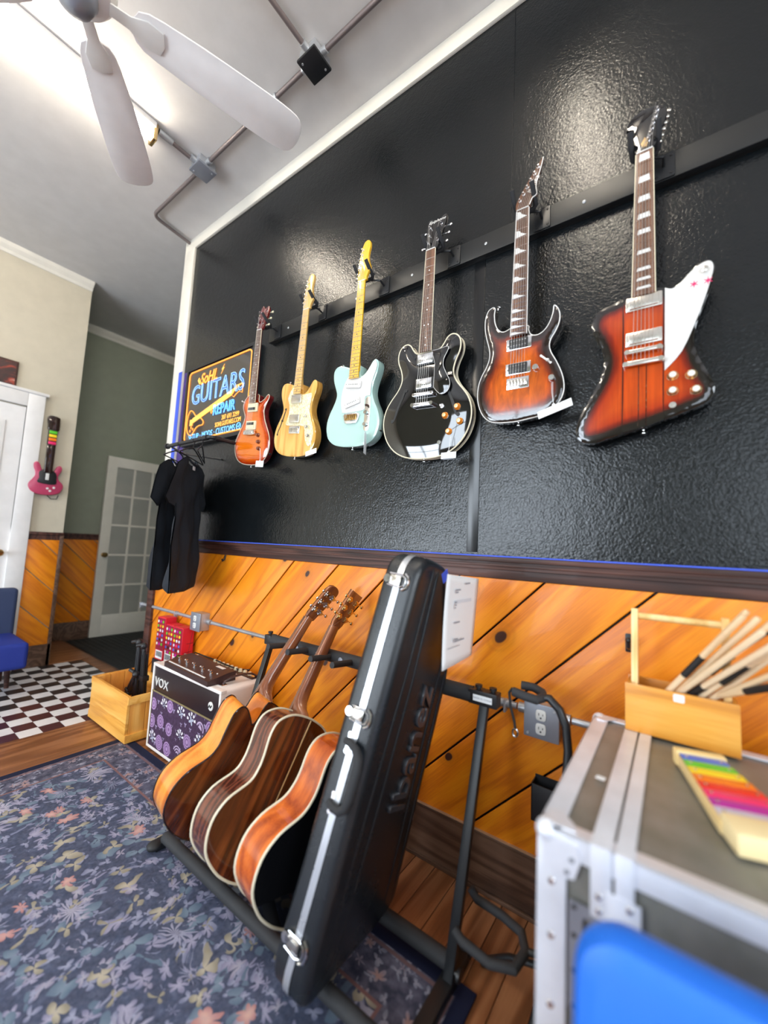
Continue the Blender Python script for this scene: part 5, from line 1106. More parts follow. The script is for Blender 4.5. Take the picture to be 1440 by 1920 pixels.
def folded_stand(x, y, lean, h, label, diag=False):
    t = thing('folded_stand', label, 'stand', (x, y, 0.0240), (radians(lean[1]), radians(lean[0]), 0))
    for k, (dx, dy) in enumerate(((-0.013, 0), (0.013, 0), (0, 0.02))):
        o = B().cyl((dx, dy, 0.012), (dx * 0.8, dy, h - 0.02 * k), 0.0095, seg=10).obj('leg', M['blacksteel'], t)
        B().cyl((dx, dy, 0.0), (dx, dy, 0.03), 0.013, seg=10).obj('rubber_foot', M['rubber'], o)
    B().box(-0.028, 0.028, -0.012, 0.03, h * 0.55, h * 0.62, 0.004).obj('collar', M['blackplastic'], t)
    B().tube([(0, 0, h - 0.04), (0, 0, h), (-0.02, -0.01, h + 0.02), (-0.05, -0.02, h + 0.01)], 0.011, 10).ball((0, 0, h + 0.015), 0.022).obj('swivel_head', M['blackplastic'], t)
folded_stand(-2.83, -0.26, (0, 0), 0.47, 'black folded stand standing upright in the crate, nearer the crate front')
folded_stand(-2.775, -0.235, (2, 3), 0.46, 'black folded stand standing upright in the crate, nearer the wall')
folded_stand(-3.02, -0.27, (36, 0), 0.34, 'black folded stand lying diagonally in the crate')

# ------------------------------------------------------------ guitar rack
rk = thing('guitar_rack', 'long black multi-guitar rack with padded bars holding three acoustic guitars and a hard case', 'rack', (-1.04, -0.40, 0.0))
def W2(p): return (p[0] + 1.04, p[1] + 0.40, p[2])
B().tube([W2((-1.61, -0.175, 0.721)), W2((-0.560, -0.175, 0.721))], 0.026, 16).obj('padded_neck_bar', M['foam'], rk)
for xa, xb in ((-1.65, -1.605), (-0.568, -0.470)): B().box(W2((xa, 0, 0))[0], W2((xb, 0, 0))[0], 0.203, 0.247, 0.698, 0.744, 0.004).obj('end_bracket', M['blackplastic'], rk)
lb_ = B().box(W2((-0.550, 0, 0))[0], W2((-0.485, 0, 0))[0], 0.2010, 0.2028, 0.711, 0.731).obj('white_label', M['paper'], rk)
text('lettering', 'MADE IN CHINA', 0.0085, M['ink'], lb_, (W2((-0.5175, 0, 0))[0], 0.2006, 0.721), FR, 0.0001)
for x in (-1.632, -0.540, -0.490): B().lathe(W2((x, -0.175, 0.744)), (0, 0, 1), [(0, 0.007), (0.004, 0.007), (0.006, 0.012), (0.014, 0.012), (0.016, 0)], 12).obj('wing_knob', M['blackplastic'], rk)
for x in (-1.60, -0.50):
    B().box(-0.014, 0.014, -0.011, 0.011, 0, 0.735, 0.002).obj('post', M['blacksteel'], rk, W2((x - 0.015, -0.395, 0.02)), (radians(-17.2), 0, 0))
    B().box(W2((x - 0.04, 0, 0))[0], W2((x + 0.0, 0, 0))[0], -0.265, 0.13, 0.010, 0.036, 0.003).obj('foot_bar', M['blacksteel'], rk)
    for y in (-0.262, 0.125): B().ball((W2((x - 0.02, 0, 0))[0], y, 0.026), 0.024, 1.1, 1.2, 0.68).obj('rubber_foot', M['rubber'], rk)
    B().lathe(W2((x + 0.002, -0.39, 0.06)), (1, 0, 0), [(0, 0.006), (0.006, 0.006), (0.008, 0.016), (0.016, 0.016), (0.018, 0)], 12).obj('side_knob', M['blackplastic'], rk)
B().tube([W2((-1.60, -0.632, 0.050)), W2((-0.53, -0.632, 0.050))], 0.020, 14).obj('padded_base_bar', M['foam'], rk)
B().tube([W2((-1.60, -0.365, 0.052)), W2((-0.53, -0.365, 0.052))], 0.022, 14).obj('padded_base_bar', M['foam'], rk)
for x in (-1.475, -1.345, -1.205, -1.085): B().tube([W2((x, -0.180, 0.721)), W2((x, -0.312, 0.735))], [0.0125, 0.0125], 12).obj('neck_peg', M['foam'], rk)
for x in (-1.41, -1.275, -1.14): B().lathe(W2((x, -0.200, 0.721)), (0, -1, 0), [(0, 0.012), (0.002, 0.012), (0.0022, 0.006), (0.003, 0)], 12).obj('end_plug', M['greyplate'], rk)

# ------------------------------------------------------------ acoustic guitars
def acoustic(label, A, a, n, shape, side, back, binding, neckm, top='spruce', cut=False, backstripe=True, headkind=0, pegm='gold', zoff=0.0):
    """A = bottom of the back plate, a = axis towards the head, n = normal of the back (points at the camera side)"""
    A = V(A); a = V(a).normalized(); n = V(n); n = (n - a * n.dot(a)).normalized(); u = n.cross(a)    # local x = u, y = n (back side +y), z = a
    u = -u
    Mx = Matrix(((u.x, n.x, a.x, A.x), (u.y, n.y, a.y, A.y), (u.z, n.z, a.z, A.z), (0, 0, 0, 1)))
    if Mx.to_3x3().determinant() < 0: u = -u; Mx = Matrix(((u.x, n.x, a.x, A.x), (u.y, n.y, a.y, A.y), (u.z, n.z, a.z, A.z), (0, 0, 0, 1)))
    t = thing('acoustic_guitar', label, 'guitar', M=Mx)
    lw, wa, up, th = shape
    H = [(0, 0), (.05, .004), (.11, .022), (lw * .86, .065), (lw, .135), (lw * .93, .2), (wa * 1.08, .262), (wa, .305), (wa * 1.03, .345), (up, .41), (up * .93, .455), (up * .62, .488), (.03, .5)]
    P = H + [(-x, z) for x, z in reversed(H[1:])]
    camside = -1 if (Mx.to_3x3() @ V((1, 0, 0))).y > 0 else 1      # local x sign that points at the room
    if cut:
        c = [(0, 0), (.05, .004), (.11, .022), (lw * .86, .065), (lw, .135), (lw * .93, .2), (wa * 1.08, .262), (wa, .305), (wa * 1.06, .345), (up * 0.97, .385), (up * 1.0, .425), (up * 0.90, .452), (up * 0.72, .452), (up * 0.45, .425), (.045, .408), (.034, .43), (.030, .5)]
        o_ = [(-x, z) for x, z in reversed(H[1:])]
        P = [(x * camside, z) for x, z in c] + [(x * camside, z) for x, z in o_]
    P = spline(P, 4)
    if area2(P) < 0: P = P[::-1]
    tb = -th + 0.0
    ydist = lambda z: 0.0 + 0.010 * max(0, (z - 0.05)) / 0.45     # body tapers towards the neck
    s = B(); s.strip(P, lambda x, z: tb + ydist(z), lambda x, z: -0.0); s.obj('side', M[side], t, angle=60)
    B().sheet(P, lambda x, z, d: 0.006 * min(1, d / 0.10), 0.03).obj('back', M[back], t, angle=80)
    tp = B().sheet(P, lambda x, z, d: tb + ydist(z), 0.04).obj('soundboard', M[top], t, angle=80)
    for y in (0, 1):
        r = 0.0040 if binding else 0.0030
        B().tube([(x, (tb + ydist(z)) if y else 0.0, z) for x, z in P], r, 6, closed=True).obj('binding', M[binding or 'darkback'], t)
    if backstripe: B().prism([(-0.0022, 0.004), (0.0022, 0.004), (0.0022, 0.496), (-0.0022, 0.496)], 0.0045, 0.0072).obj('back_strip', M['spruce'], t)
    L = 0.50 + 0.36; yf = tb + 0.002
    B().cyl((0, yf - 0.003, 0.325), (0, yf + 0.0005, 0.325), 0.052, seg=32).obj('soundhole', M['slot'], t)
    B().prism(spline([(-0.075, 0.150), (-0.05, 0.140), (0.05, 0.140), (0.075, 0.150), (0.05, 0.162), (-0.05, 0.162)], 2), yf - 0.012, yf, 0.002).obj('bridge', M['rosewood'], t)
    # neck: fretboard on the soundboard side, rounded back, flaring heel
    yb = tb + 0.012
    w = lambda z: 0.0275 - 0.0055 * (z - 0.5) / 0.36
    fb = B().prism([(-0.028, 0.38), (0.028, 0.38), (0.022, L), (-0.022, L)], tb - 0.006, tb + 0.006).obj('fretboard', M['rosewood'], t)
    fr = B(); pos = [0.667 * (1 - 2 ** (-k / 12)) for k in range(1, 20)]
    for p in pos: fr.tube([(-w(L - p), tb - 0.0065, L - p), (w(L - p), tb - 0.0065, L - p)], 0.0011, 4)
    fr.obj('frets', M['nickel'], fb)
    nb = B(); R = []
    for z, dpt, wd in ((L + 0.006, 0.016, 0.022), (L - 0.02, 0.016, 0.022), (0.70, 0.019, 0.0245), (0.585, 0.021, 0.0262), (0.548, 0.028, 0.027), (0.525, 0.048, 0.026), (0.510, th * 0.72, 0.022), (0.498, th * 0.86, 0.019)):
        R.append([nb.bm.verts.new((-wd * cos(pi * k / 10), tb + 0.006 + dpt * (sin(pi * k / 10) ** 0.8), z)) for k in range(11)])
    for p, q in zip(R, R[1:]):
        for k in range(10): nb.bm.faces.new((p[k], p[k + 1], q[k + 1], q[k]))
        nb.bm.faces.new((p[0], q[0], q[10], p[10]))
    nb.bm.faces.new(R[0]); nb.bm.faces.new(list(reversed(R[-1]))); nb.obj('neck', M[neckm], t, angle=60)
    B().prism(rrect(-0.019, 0.019, 0.488, 0.498, 0.004), tb + 0.02, tb + 0.006 + th * 0.86, 0.002).obj('heel_cap', M['darkback'], t)
    if headkind == 0: ho = mm([(-22, 0), (22, 0), (28, 20), (33, 80), (37, 150), (30, 172), (14, 182), (0, 184), (-14, 182), (-30, 172), (-37, 150), (-33, 80), (-28, 20)])
    else: ho = mm([(-22, 0), (22, 0), (29, 22), (32, 80), (37, 176), (-37, 176), (-32, 80), (-29, 22)])
    hs = B().prism(spline(ho, 3) if headkind == 0 else ho, 0.0, 0.015, 0.003).obj('headstock', M[neckm], t)
    hs.matrix_basis = Matrix.Translation((0, tb + 0.0, L + 0.002)) @ Matrix.Rotation(radians(-14), 4, 'X')
    B().prism([(x * 0.99, z) for x, z in ho], -0.002, 0.0).obj('head_veneer', M['darkback'], hs)
    if headkind: B().prism([(-0.020, 0.004), (0.020, 0.004), (0.0, 0.040)], 0.010, 0.0205, 0.003).obj('head_volute', M[neckm], hs)
    for k in range(3):
        for s_ in (-1, 1):
            x = s_ * 0.021; z = 0.050 + k * 0.042
            o = B().prism(rrect(x - 0.009, x + 0.009, z - 0.014, z + 0.014, 0.004), 0.015, 0.021, 0.002).cyl((x, 0.018, z), (x, 0.031, z), 0.007, seg=12).obj('tuning_machine', M[pegm], hs)
            b = B().cyl((x, 0.026, z + 0.004), (s_ * 0.048, 0.026, z + 0.004), 0.0024, seg=8).ball((s_ * 0.055, 0.026, z + 0.004), 0.0095, 0.95, 0.5, 0.85); b.obj('peg_button', M[pegm], o)
            B().cyl((x, 0.002, z), (x, -0.012, z), 0.003, seg=8).obj('string_post', M['chrome'], o)
    sb = B()
    for k in range(6): f = k / 5 - 0.5; sb.tube([(f * 0.055, yf - 0.013, 0.150), (f * 0.036, tb - 0.0085, L)], 0.0007, 4)
    sb.obj('strings', M['string'], t)
    B().lathe((0, tb * 0.5, 0.002), (0, 0, -1), [(0, 0.006), (0.003, 0.004), (0.006, 0.004), (0.009, 0.0075), (0.011, 0.004)], 12).obj('end_pin', M['chrome'], t)
    return t
acoustic('cutaway acoustic guitar with honey-brown sides and dark edges, leftmost in the rack', (-1.415, -0.639, 0.123), (0.190, 0.504, 0.843), (0.982, -0.115, -0.152), (0.199, 0.129, 0.149, 0.108), 'mahog_o', 'dark_back', None, 'neck_mahog', cut=True, backstripe=False, headkind=0, pegm='chrome')
acoustic('acoustic guitar with rosewood sides, cream binding and gold tuners, middle of the rack', (-1.133, -0.636, 0.116), (0.020, 0.529, 0.848), (0.993, -0.113, 0.047), (0.203, 0.126, 0.143, 0.105), 'rose_side', 'dark_back', 'bind', 'neck_mahog', headkind=1, pegm='gold')
acoustic('acoustic guitar with reddish mahogany sides and cream binding, next to the hard case', (-0.931, -0.637, 0.098), (0.125, 0.586, 0.800), (0.987, -0.154, -0.041), (0.199, 0.129, 0.149, 0.108), 'mahog', 'gblack', 'bind', 'neck_mahog', headkind=1, pegm='gold', backstripe=False)

# ------------------------------------------------------------ hard case
P0 = V((-0.79, -0.748, 0.085)); a = V((0.1273, 0.2178, 0.9677)).normalized(); wv = V((0, 1, 0)); wv = (wv - a * wv.dot(a)).normalized(); yv = a.cross(wv)
Mc = Matrix(((wv.x, yv.x, a.x, P0.x), (wv.y, yv.y, a.y, P0.y), (wv.z, yv.z, a.z, P0.z), (0, 0, 0, 1)))
hc = thing('guitar_case', 'black moulded hard guitar case with silver valance, standing in the rack beside the acoustic guitars', 'case', M=Mc)
HO = spline([(0.008, 0.025), (0.0, 0.06), (0.0, 0.10), (0.0, 0.25), (0.0, 0.6), (0.0, 0.9), (0.0, 1.02), (0.0, 1.065), (0.008, 1.105), (0.032, 1.134), (0.08, 1.145), (0.17, 1.140), (0.200, 1.115), (0.235, 1.06), (0.345, 0.885), (0.378, 0.80), (0.384, 0.72), (0.388, 0.4), (0.391, 0.20), (0.392, 0.15), (0.386, 0.11), (0.35, 0.082), (0.29, 0.062), (0.15, 0.034), (0.06, 0.012), (0.03, 0.010)], 4)
T = 0.062
def shell(y0, y1, r=0.022):
    b = B(); rings = []; sg = 1 if y1 > y0 else -1
    for ins, f in ((0, 0), (0, 1 - r / abs(y1 - y0)), (r * 0.12, 1 - r * 0.62 / abs(y1 - y0)), (r * 0.40, 1 - r * 0.25 / abs(y1 - y0)), (r * 0.75, 1 - r * 0.05 / abs(y1 - y0)), (r * 1.05, 1)):
        o_ = inset(HO, ins); rings.append([b.bm.verts.new((p[0], y0 + (y1 - y0) * f, p[1])) for p in o_])
    n = len(HO)
    for p, q in zip(rings, rings[1:]):
        for k in range(n): b.bm.faces.new((p[k], p[(k + 1) % n], q[(k + 1) % n], q[k]))
    b.bm.faces.new(rings[-1]); return b
shell(0.001, -T).obj('lid', M['shell'], hc, angle=60)
shell(0.001, T).obj('base_shell', M['shell'], hc, angle=60)
va = B(); o0 = inset(HO, -0.0022)
va.strip(o0, -0.0105, 0.0105); va.strip(inset(HO, -0.0042), -0.0062, -0.0030).strip(inset(HO, -0.0042), 0.0030, 0.0062).obj('valance', M['alu_hi'], hc)
ri = B()
def ridge(pts, y=-T): ri.tube([(p[0], y + 0.0018, p[1]) for p in pts], [0.002] + [0.0056] * (len(pts) - 2) + [0.002], 8)
ridge([(0.078, 1.125), (0.082, 1.10), (0.081, 0.80), (0.064, 0.45), (0.052, 0.04)]); ridge([(0.115, 1.125), (0.112, 1.09), (0.127, 0.80), (0.118, 0.43), (0.100, 0.05)])
ridge([(0.150, 1.115), (0.175, 1.08), (0.296, 0.86), (0.300, 0.62), (0.308, 0.38), (0.312, 0.09)]); ridge([(0.185, 1.10), (0.210, 1.06), (0.342, 0.83), (0.347, 0.62), (0.354, 0.36), (0.356, 0.12)])
ri.obj('lid_ridges', M['shell'], hc)
def serif_text():
    o = text('embossed_lettering', 'Ibanez', 0.155, M['shell'], hc, (0, 0, 0), (0, 0, 0), 0.0045, shear=0.12, bevel=0.0022)
    bmx = bmesh.new(); bmx.from_mesh(o.data); bmx.to_mesh(o.data); bmx.free()
    xs = [v.co.x for v in o.data.vertices]; zz = [v.co.y for v in o.data.vertices]
    sx = 0.372 / (max(xs) - min(xs)); sy = 0.092 / (max(zz) - min(zz)); cx = (max(xs) + min(xs)) / 2; cyy = (max(zz) + min(zz)) / 2
    for v in o.data.vertices: v.co.x = (v.co.x - cx) * sx; v.co.y = (v.co.y - cyy) * sy
    # reads upward along the case: text x -> +z, text y -> -x (towards the front edge), extrude -> -y
    o.matrix_basis = Matrix(((0, -1, 0, 0.225), (0, 0, -1, -T - 0.0010), (1, 0, 0, 0.590), (0, 0, 0, 1)))
    return o
em = serif_text(); em.data.materials.clear(); em.data.materials.append(plain('glossy_black_relief', (0.045, 0.050, 0.060), 0.22, spec=0.9))
def latch(z):
    o = B().prism(rrect(-0.012, 0.012, -0.013, 0.013, 0.004), 0, 0.001).obj('tmp', M['chrome']); bpy.data.objects.remove(o)
    b = B().box(-0.0085, -0.0022, -0.012, 0.026, z - 0.014, z + 0.014, 0.003).obj('latch', M['nickel'], hc)
    B().tube([(-0.009, 0.028, z - 0.017), (-0.009, -0.010, z - 0.019), (-0.008, -0.026, z - 0.012), (-0.008, -0.030, z), (-0.008, -0.026, z + 0.012), (-0.009, -0.010, z + 0.019), (-0.009, 0.028, z + 0.017)], 0.0022, 8).obj('latch_bail', M['chrome'], b)
    B().tube([(-0.004, -0.022, z - 0.024), (-0.004, -0.034, z - 0.016), (-0.004, -0.037, z), (-0.004, -0.034, z + 0.016), (-0.004, -0.022, z + 0.024)], 0.004, 8).obj('latch_keeper', M['chrome'], b)
    B().cyl((-0.004, 0.034, z), (-0.011, 0.034, z), 0.012, seg=18).box(-0.011, -0.004, 0.022, 0.034, z - 0.006, z + 0.006).obj('latch_lever', M['chrome'], b)
    B().box(-0.0115, -0.0085, -0.009, 0.012, z - 0.008, z + 0.008, 0.001).obj('latch_tongue', M['nickel'], b)
for z in (1.055, 0.675, 0.125): latch(z)
hd = B().tube([(-0.006, 0.020, 0.602), (-0.012, 0.000, 0.604), (-0.018, -0.026, 0.600), (-0.022, -0.044, 0.582), (-0.023, -0.049, 0.560), (-0.023, -0.049, 0.490), (-0.022, -0.044, 0.466), (-0.018, -0.026, 0.448), (-0.012, 0.000, 0.444), (-0.006, 0.020, 0.447)], [0.010, 0.0115, 0.012, 0.0125, 0.0130, 0.0130, 0.0125, 0.012, 0.0115, 0.010], 10, flat=0.9).obj('carry_handle', M['foam'], hc)
for z in (0.600, 0.449):
    for dz in (-0.022, 0.022): B().cyl((-0.001, 0.012, z + dz), (-0.006, 0.012, z + dz), 0.0062, seg=12).box(-0.005, -0.002, 0.007, 0.017, z + min(0, dz), z + max(0, dz)).obj('handle_rivet', M['chrome'], hc)
# paper taped to the case
pp = thing('paper_sheet', 'white printed sheet taped to the upper back edge of the guitar case', 'paper', (-0.556, -0.402, 1.130), (radians(0), 0, radians(90)))
b = B(); nx, nz = 8, 12; g = []
for j in range(nz + 1):
    row = []
    for i in range(nx + 1):
        uu = i / nx; vv = j / nz
        row.append(b.bm.verts.new((0.0 + uu * 0.240 - vv * 0.045, -0.006 * sin(uu * 3) * vv - 0.016 * vv * vv * (1 - uu) * (1 - uu), -uu * 0.022 - vv * 0.272 + 0.018 * vv * vv * vv * uu * (1.0) * 1.2)))
    g.append(row)
for j in range(nz):
    for i in range(nx): b.bm.faces.new((g[j][i], g[j][i + 1], g[j + 1][i + 1], g[j + 1][i]))
sh = b.obj('sheet', M['paper'], pp, angle=80); sh.modifiers.new('thick', 'SOLIDIFY').thickness = 0.0004
pr2 = B()
def pl(x0, x1, z, h=0.0022):
    vv = -z / 0.272; k = -x0 * 0.09
    pr2.box(x0 - vv * 0.045, x1 - vv * 0.045, -0.0165 * vv * vv - 0.0075, -0.0165 * vv * vv - 0.0068, z + k - h, z + k + h)
for args in ((0.12, 0.155, -0.022), (0.055, 0.088, -0.045), (0.055, 0.072, -0.052), (0.055, 0.068, -0.082), (0.055, 0.066, -0.090), (0.055, 0.062, -0.098), (0.06, 0.095, -0.142), (0.06, 0.085, -0.190), (0.06, 0.130, -0.196), (0.02, 0.10, -0.214, 0.0008)): pl(*args)
pr2.obj('small_print', M['ink'], pp)
B().box(0.05, 0.165, -0.0070, -0.0064, -0.092, -0.082).obj('shaded_row', M['shade'], pp)
tag(B().box(-0.021, 0.014, -0.0012, 0.0012, -0.016, 0.014).obj('tape_piece', M['tape'], None, (-0.560, -0.405, 1.126), (0, radians(-25), radians(90))), 'small piece of blue tape holding the paper sheet to the case', 'tape')
tag(B().box(-0.014, 0.014, -0.0012, 0.0, -0.008, 0.008).obj('paper_label', M['paper'], None, (-1.315, -0.0125, 0.905), (0, radians(20), 0)), 'tiny white label stuck on the pine boards beside the acoustic guitar necks', 'label')
wh = thing('wall_hook', 'small dark metal hook on the pine boards behind the drumstick caddy', 'hook', (-0.118, 0, 0.943))
B().prism(rrect(-0.012, 0.012, -0.028, 0.028, 0.004), -0.016, -0.0125, 0.001).obj('hook_plate', M['blacksteel'], wh)
B().tube([(0, -0.015, 0.01), (0, -0.03, 0.004), (0, -0.045, -0.012), (0, -0.055, -0.006), (0, -0.058, 0.012)], 0.006, 8).ball((0, -0.058, 0.014), 0.009).obj('hook_arm', M['blacksteel'], wh)
wh2 = thing('wall_hook', 'small dark hook under the chair rail, right of the shirts', 'hook', (-2.33, 0, 1.085))
B().tube([(0, -0.0125, 0.02), (0, -0.018, -0.01), (0, -0.03, -0.02), (0, -0.036, -0.008)], 0.0055, 8).obj('hook_arm', M['blacksteel'], wh2)

# ------------------------------------------------------------ single guitar stand
gs = thing('guitar_stand', 'black tubular single guitar stand with foam yokes, between the rack and the road case', 'stand', (-0.285, -0.30, 0.0))
def G(p): return (p[0] + 0.285, p[1] + 0.30, p[2])
B().tube([G(p) for p in [(-0.335, -0.175, 0.766), (-0.315, -0.176, 0.770), (-0.285, -0.178, 0.745), (-0.266, -0.182, 0.705), (-0.258, -0.190, 0.64), (-0.262, -0.22, 0.45), (-0.275, -0.28, 0.10)]], 0.0125, 12).obj('pole', M['blacksteel'], gs)
B().tube([G(p) for p in [(-0.412, -0.130, 0.775), (-0.375, -0.125, 0.775), (-0.345, -0.140, 0.770), (-0.332, -0.172, 0.766), (-0.345, -0.205, 0.765), (-0.375, -0.218, 0.772), (-0.412, -0.214, 0.776)]], 0.0135, 12).obj('foam_yoke', M['foam'], gs)
st_ = B().tube([G(p) for p in [(-0.414, -0.214, 0.785), (-0.424, -0.214, 0.770), (-0.420, -0.213, 0.73), (-0.408, -0.212, 0.69), (-0.404, -0.212, 0.668)]], 0.0042, 8).obj('rubber_strap', M['rubber'], gs)
B().tube([G((-0.404 + 0.008 * cos(q), -0.212, 0.655 + 0.012 * sin(q))) for q in [i * pi / 5 for i in range(10)]], 0.003, 6, closed=True).obj('strap_loop', M['chrome'], st_)
B().tube([G(p) for p in [(-0.520, -0.245, 0.175), (-0.50, -0.245, 0.155), (-0.42, -0.245, 0.150), (-0.36, -0.262, 0.150), (-0.335, -0.31, 0.150), (-0.345, -0.375, 0.150), (-0.40, -0.40, 0.150), (-0.48, -0.392, 0.152), (-0.505, -0.388, 0.165)]], 0.0125, 12).obj('foam_cradle', M['foam'], gs)
B().tube([G((-0.338, -0.31, 0.150)), G((-0.300, -0.30, 0.155)), G((-0.268, -0.272, 0.18))], 0.009, 10).obj('cradle_arm', M['blacksteel'], gs)
for dx, dy in ((-0.02, 0.22), (-0.03, -0.15), (-0.19, 0.02)):
    o = B().tube([G((-0.275, -0.28, 0.12)), G((-0.275 + dx * 0.6, -0.28 + dy * 0.6, 0.075)), G((-0.275 + dx, -0.28 + dy, 0.018))], 0.009, 10).obj('leg', M['blacksteel'], gs)
    B().ball(G((-0.275 + dx, -0.28 + dy, 0.014)), 0.014).obj('rubber_foot', M['rubber'], o)
po = thing('wall_pocket', 'open black wall pocket on the pine boards beside the road case', 'holder', (-0.33, -0.0125, 0.335))
B().box(-0.065, 0.11, -0.003, 0.0, 0, 0.125).obj('back_plate', M['blackplastic'], po)
B().prism([(-0.065, 0.0), (0.11, 0.0), (0.11, 0.110), (-0.065, 0.115)], -0.050, -0.047, 0.001).obj('front_plate', M['blackplastic'], po)
B().box(-0.065, -0.062, -0.050, 0, 0, 0.117).box(0.107, 0.11, -0.05, 0, 0, 0.11).box(-0.065, 0.11, -0.05, 0, 0, 0.003).obj('side_walls', M['blackplastic'], po)

# ------------------------------------------------------------ road case
X0, X1, Y0, Y1, ZT = -0.190, 0.62, -0.765, -0.170, 0.760
rc = thing('road_case', 'large grey road case with aluminium edges and ball corners, in the right foreground', 'case', ((X0 + X1) / 2, (Y0 + Y1) / 2, 0)); ox, oy = (X0 + X1) / 2, (Y0 + Y1) / 2
def L_(x0, x1, y0, y1, z0, z1, bev=0.0): return B().box(x0 - ox, x1 - ox, y0 - oy, y1 - oy, z0, z1, bev)
L_(X0 + 0.006, X1 - 0.006, Y0 + 0.006, Y1 - 0.006, 0.09, ZT - 0.005).obj('case_body', M['panel'], rc)
def ang(pts, name='edge_extrusion', mat='alu'):
    b = B()
    for q in pts: b.box(q[0] - ox, q[1] - ox, q[2] - oy, q[3] - oy, q[4], q[5], 0.0015)
    return b.obj(name, M[mat], rc)
e_ = 0.036
ang([(X0, X0 + e_, Y0, Y1, ZT - 0.004, ZT), (X0, X0 + 0.004, Y0, Y1, ZT - e_, ZT)]); ang([(X1 - e_, X1, Y0, Y1, ZT - 0.004, ZT), (X1 - 0.004, X1, Y0, Y1, ZT - e_, ZT)])
ang([(X0, X1, Y0, Y0 + 0.030, ZT - 0.004, ZT), (X0, X1, Y0, Y0 + 0.004, ZT - e_, ZT)]); ang([(X0, X1, Y1 - 0.03, Y1, ZT - 0.004, ZT), (X0, X1, Y1 - 0.004, Y1, ZT - e_, ZT)])
ang([(X0, X0 + 0.044, Y0 - 0.001, Y0 + 0.004, 0.09, ZT - 0.004), (X0 - 0.001, X0 + 0.004, Y0, Y0 + 0.044, 0.09, ZT - 0.004)]); ang([(X1 - 0.044, X1, Y0 - 0.001, Y0 + 0.004, 0.09, ZT - 0.004)])
ang([(X0, X1, Y0 - 0.001, Y0 + 0.004, 0.09, 0.13)])
# lid seam: two rails with a gap between them, over the top and down the front
ang([(-0.112, -0.083, Y0, Y1, ZT, ZT + 0.0022), (-0.112, -0.083, Y0 - 0.0032, Y0, ZT - 0.10, ZT + 0.0022)], 'lid_rail'); ang([(-0.079, -0.054, Y0, Y1, ZT, ZT + 0.0026), (-0.079, -0.054, Y0 - 0.0034, Y0, ZT - 0.10, ZT + 0.0026)], 'lid_rail')
ang([(-0.090, -0.046, Y0 - 0.0045, Y0 - 0.0030, ZT - 0.13, ZT - 0.055)], 'hinge_plate')
for z in (ZT - 0.068, ZT - 0.088, ZT - 0.115): B().lathe((-0.100 - ox, Y0 - 0.003 - oy, z), (0, -1, 0), [(0, 0.0055), (0.002, 0.004), (0.003, 0)], 10).obj('rivet', M['chrome'], rc)
for z in (ZT - 0.066, ZT - 0.092): B().lathe((-0.060 - ox, Y0 - 0.0045 - oy, z), (0, -1, 0), [(0, 0.0055), (0.002, 0.004), (0.003, 0)], 10).obj('rivet', M['chrome'], rc)
# corners: ball plus bent plates
for cx, cy_, sx_, sy_ in ((X0, Y0, 1, 1), (X1, Y0, -1, 1), (X0, Y1, 1, -1), (X1, Y1, -1, -1)):
    q = B().ball((cx - ox + sx_ * 0.012, cy_ - oy + sy_ * 0.012, ZT - 0.012), 0.0185, sub=3)
    tri = [(0.008, 0.008), (0.056, 0.010), (0.052, 0.026), (0.028, 0.052), (0.010, 0.050)]
    q.prism([(cx - ox + sx_ * p[0], cy_ - oy + sy_ * p[1]) for p in tri], ZT, ZT + 0.0022, 0.0, 'xy')
    q.prism([(cx - ox + sx_ * p[0], ZT - p[1]) for p in [(0.008, 0.008), (0.060, 0.012), (0.066, 0.030), (0.056, 0.062), (0.040, 0.066), (0.012, 0.056)]], cy_ - oy - sy_ * 0.0025, cy_ - oy - sy_ * 0.0002)
    q.prism([(cy_ - oy + sy_ * p[0], ZT - p[1]) for p in [(0.008, 0.008), (0.050, 0.010), (0.040, 0.045), (0.012, 0.052)]], cx - ox - sx_ * 0.0025, cx - ox - sx_ * 0.0002, 0.0, 'yz')
    cobj = q.obj('ball_corner', M['alu'], rc)
    if sy_ > 0:
        for px_, pz_ in ((0.045, 0.055), (0.052, 0.035)): B().lathe((cx - ox + sx_ * px_, cy_ - oy - 0.0025, ZT - pz_), (0, -1, 0), [(0, 0.0045), (0.0016, 0.0035), (0.0018, 0)], 10).obj('rivet', M['greyplate'], cobj)
for z in (0.68, 0.60, 0.50, 0.40): B().lathe((X0 + 0.022 - ox, Y0 - 0.001 - oy, z), (0, -1, 0), [(0, 0.006), (0.002, 0.0045), (0.003, 0)], 10).obj('rivet', M['chrome'], rc)
B().prism([(p[0] - ox, p[1]) for p in [(-0.142, 0.668), (-0.104, 0.668), (-0.098, 0.655), (-0.122, 0.650), (-0.124, 0.52), (-0.132, 0.50), (-0.142, 0.52)]], Y0 - 0.003 - oy, Y0 - 0.0005 - oy).obj('latch_bracket', M['greyplate'], rc)
for z in (0.66, 0.62, 0.57, 0.52): B().lathe((-0.134 - ox, Y0 - 0.003 - oy, z), (0, -1, 0), [(0, 0.004), (0.0016, 0.003), (0.0018, 0)], 10).obj('rivet', M['slot'], rc)
for x in (X0 + 0.07, X1 - 0.07):
    for y in (Y0 + 0.07, Y1 - 0.07):
        B().box(x - ox - 0.035, x - ox + 0.035, y - oy - 0.03, y - oy + 0.03, 0.082, 0.092).obj('caster_plate', M['greyplate'], rc)
        B().cyl((x - ox - 0.014, y - oy, 0.042), (x - ox + 0.014, y - oy, 0.042), 0.041, seg=24).box(x - ox - 0.019, x - ox - 0.015, y - oy - 0.018, y - oy + 0.018, 0.035, 0.085).box(x - ox + 0.015, x - ox + 0.019, y - oy - 0.018, y - oy + 0.018, 0.035, 0.085).obj('caster', M['rubber'], rc)
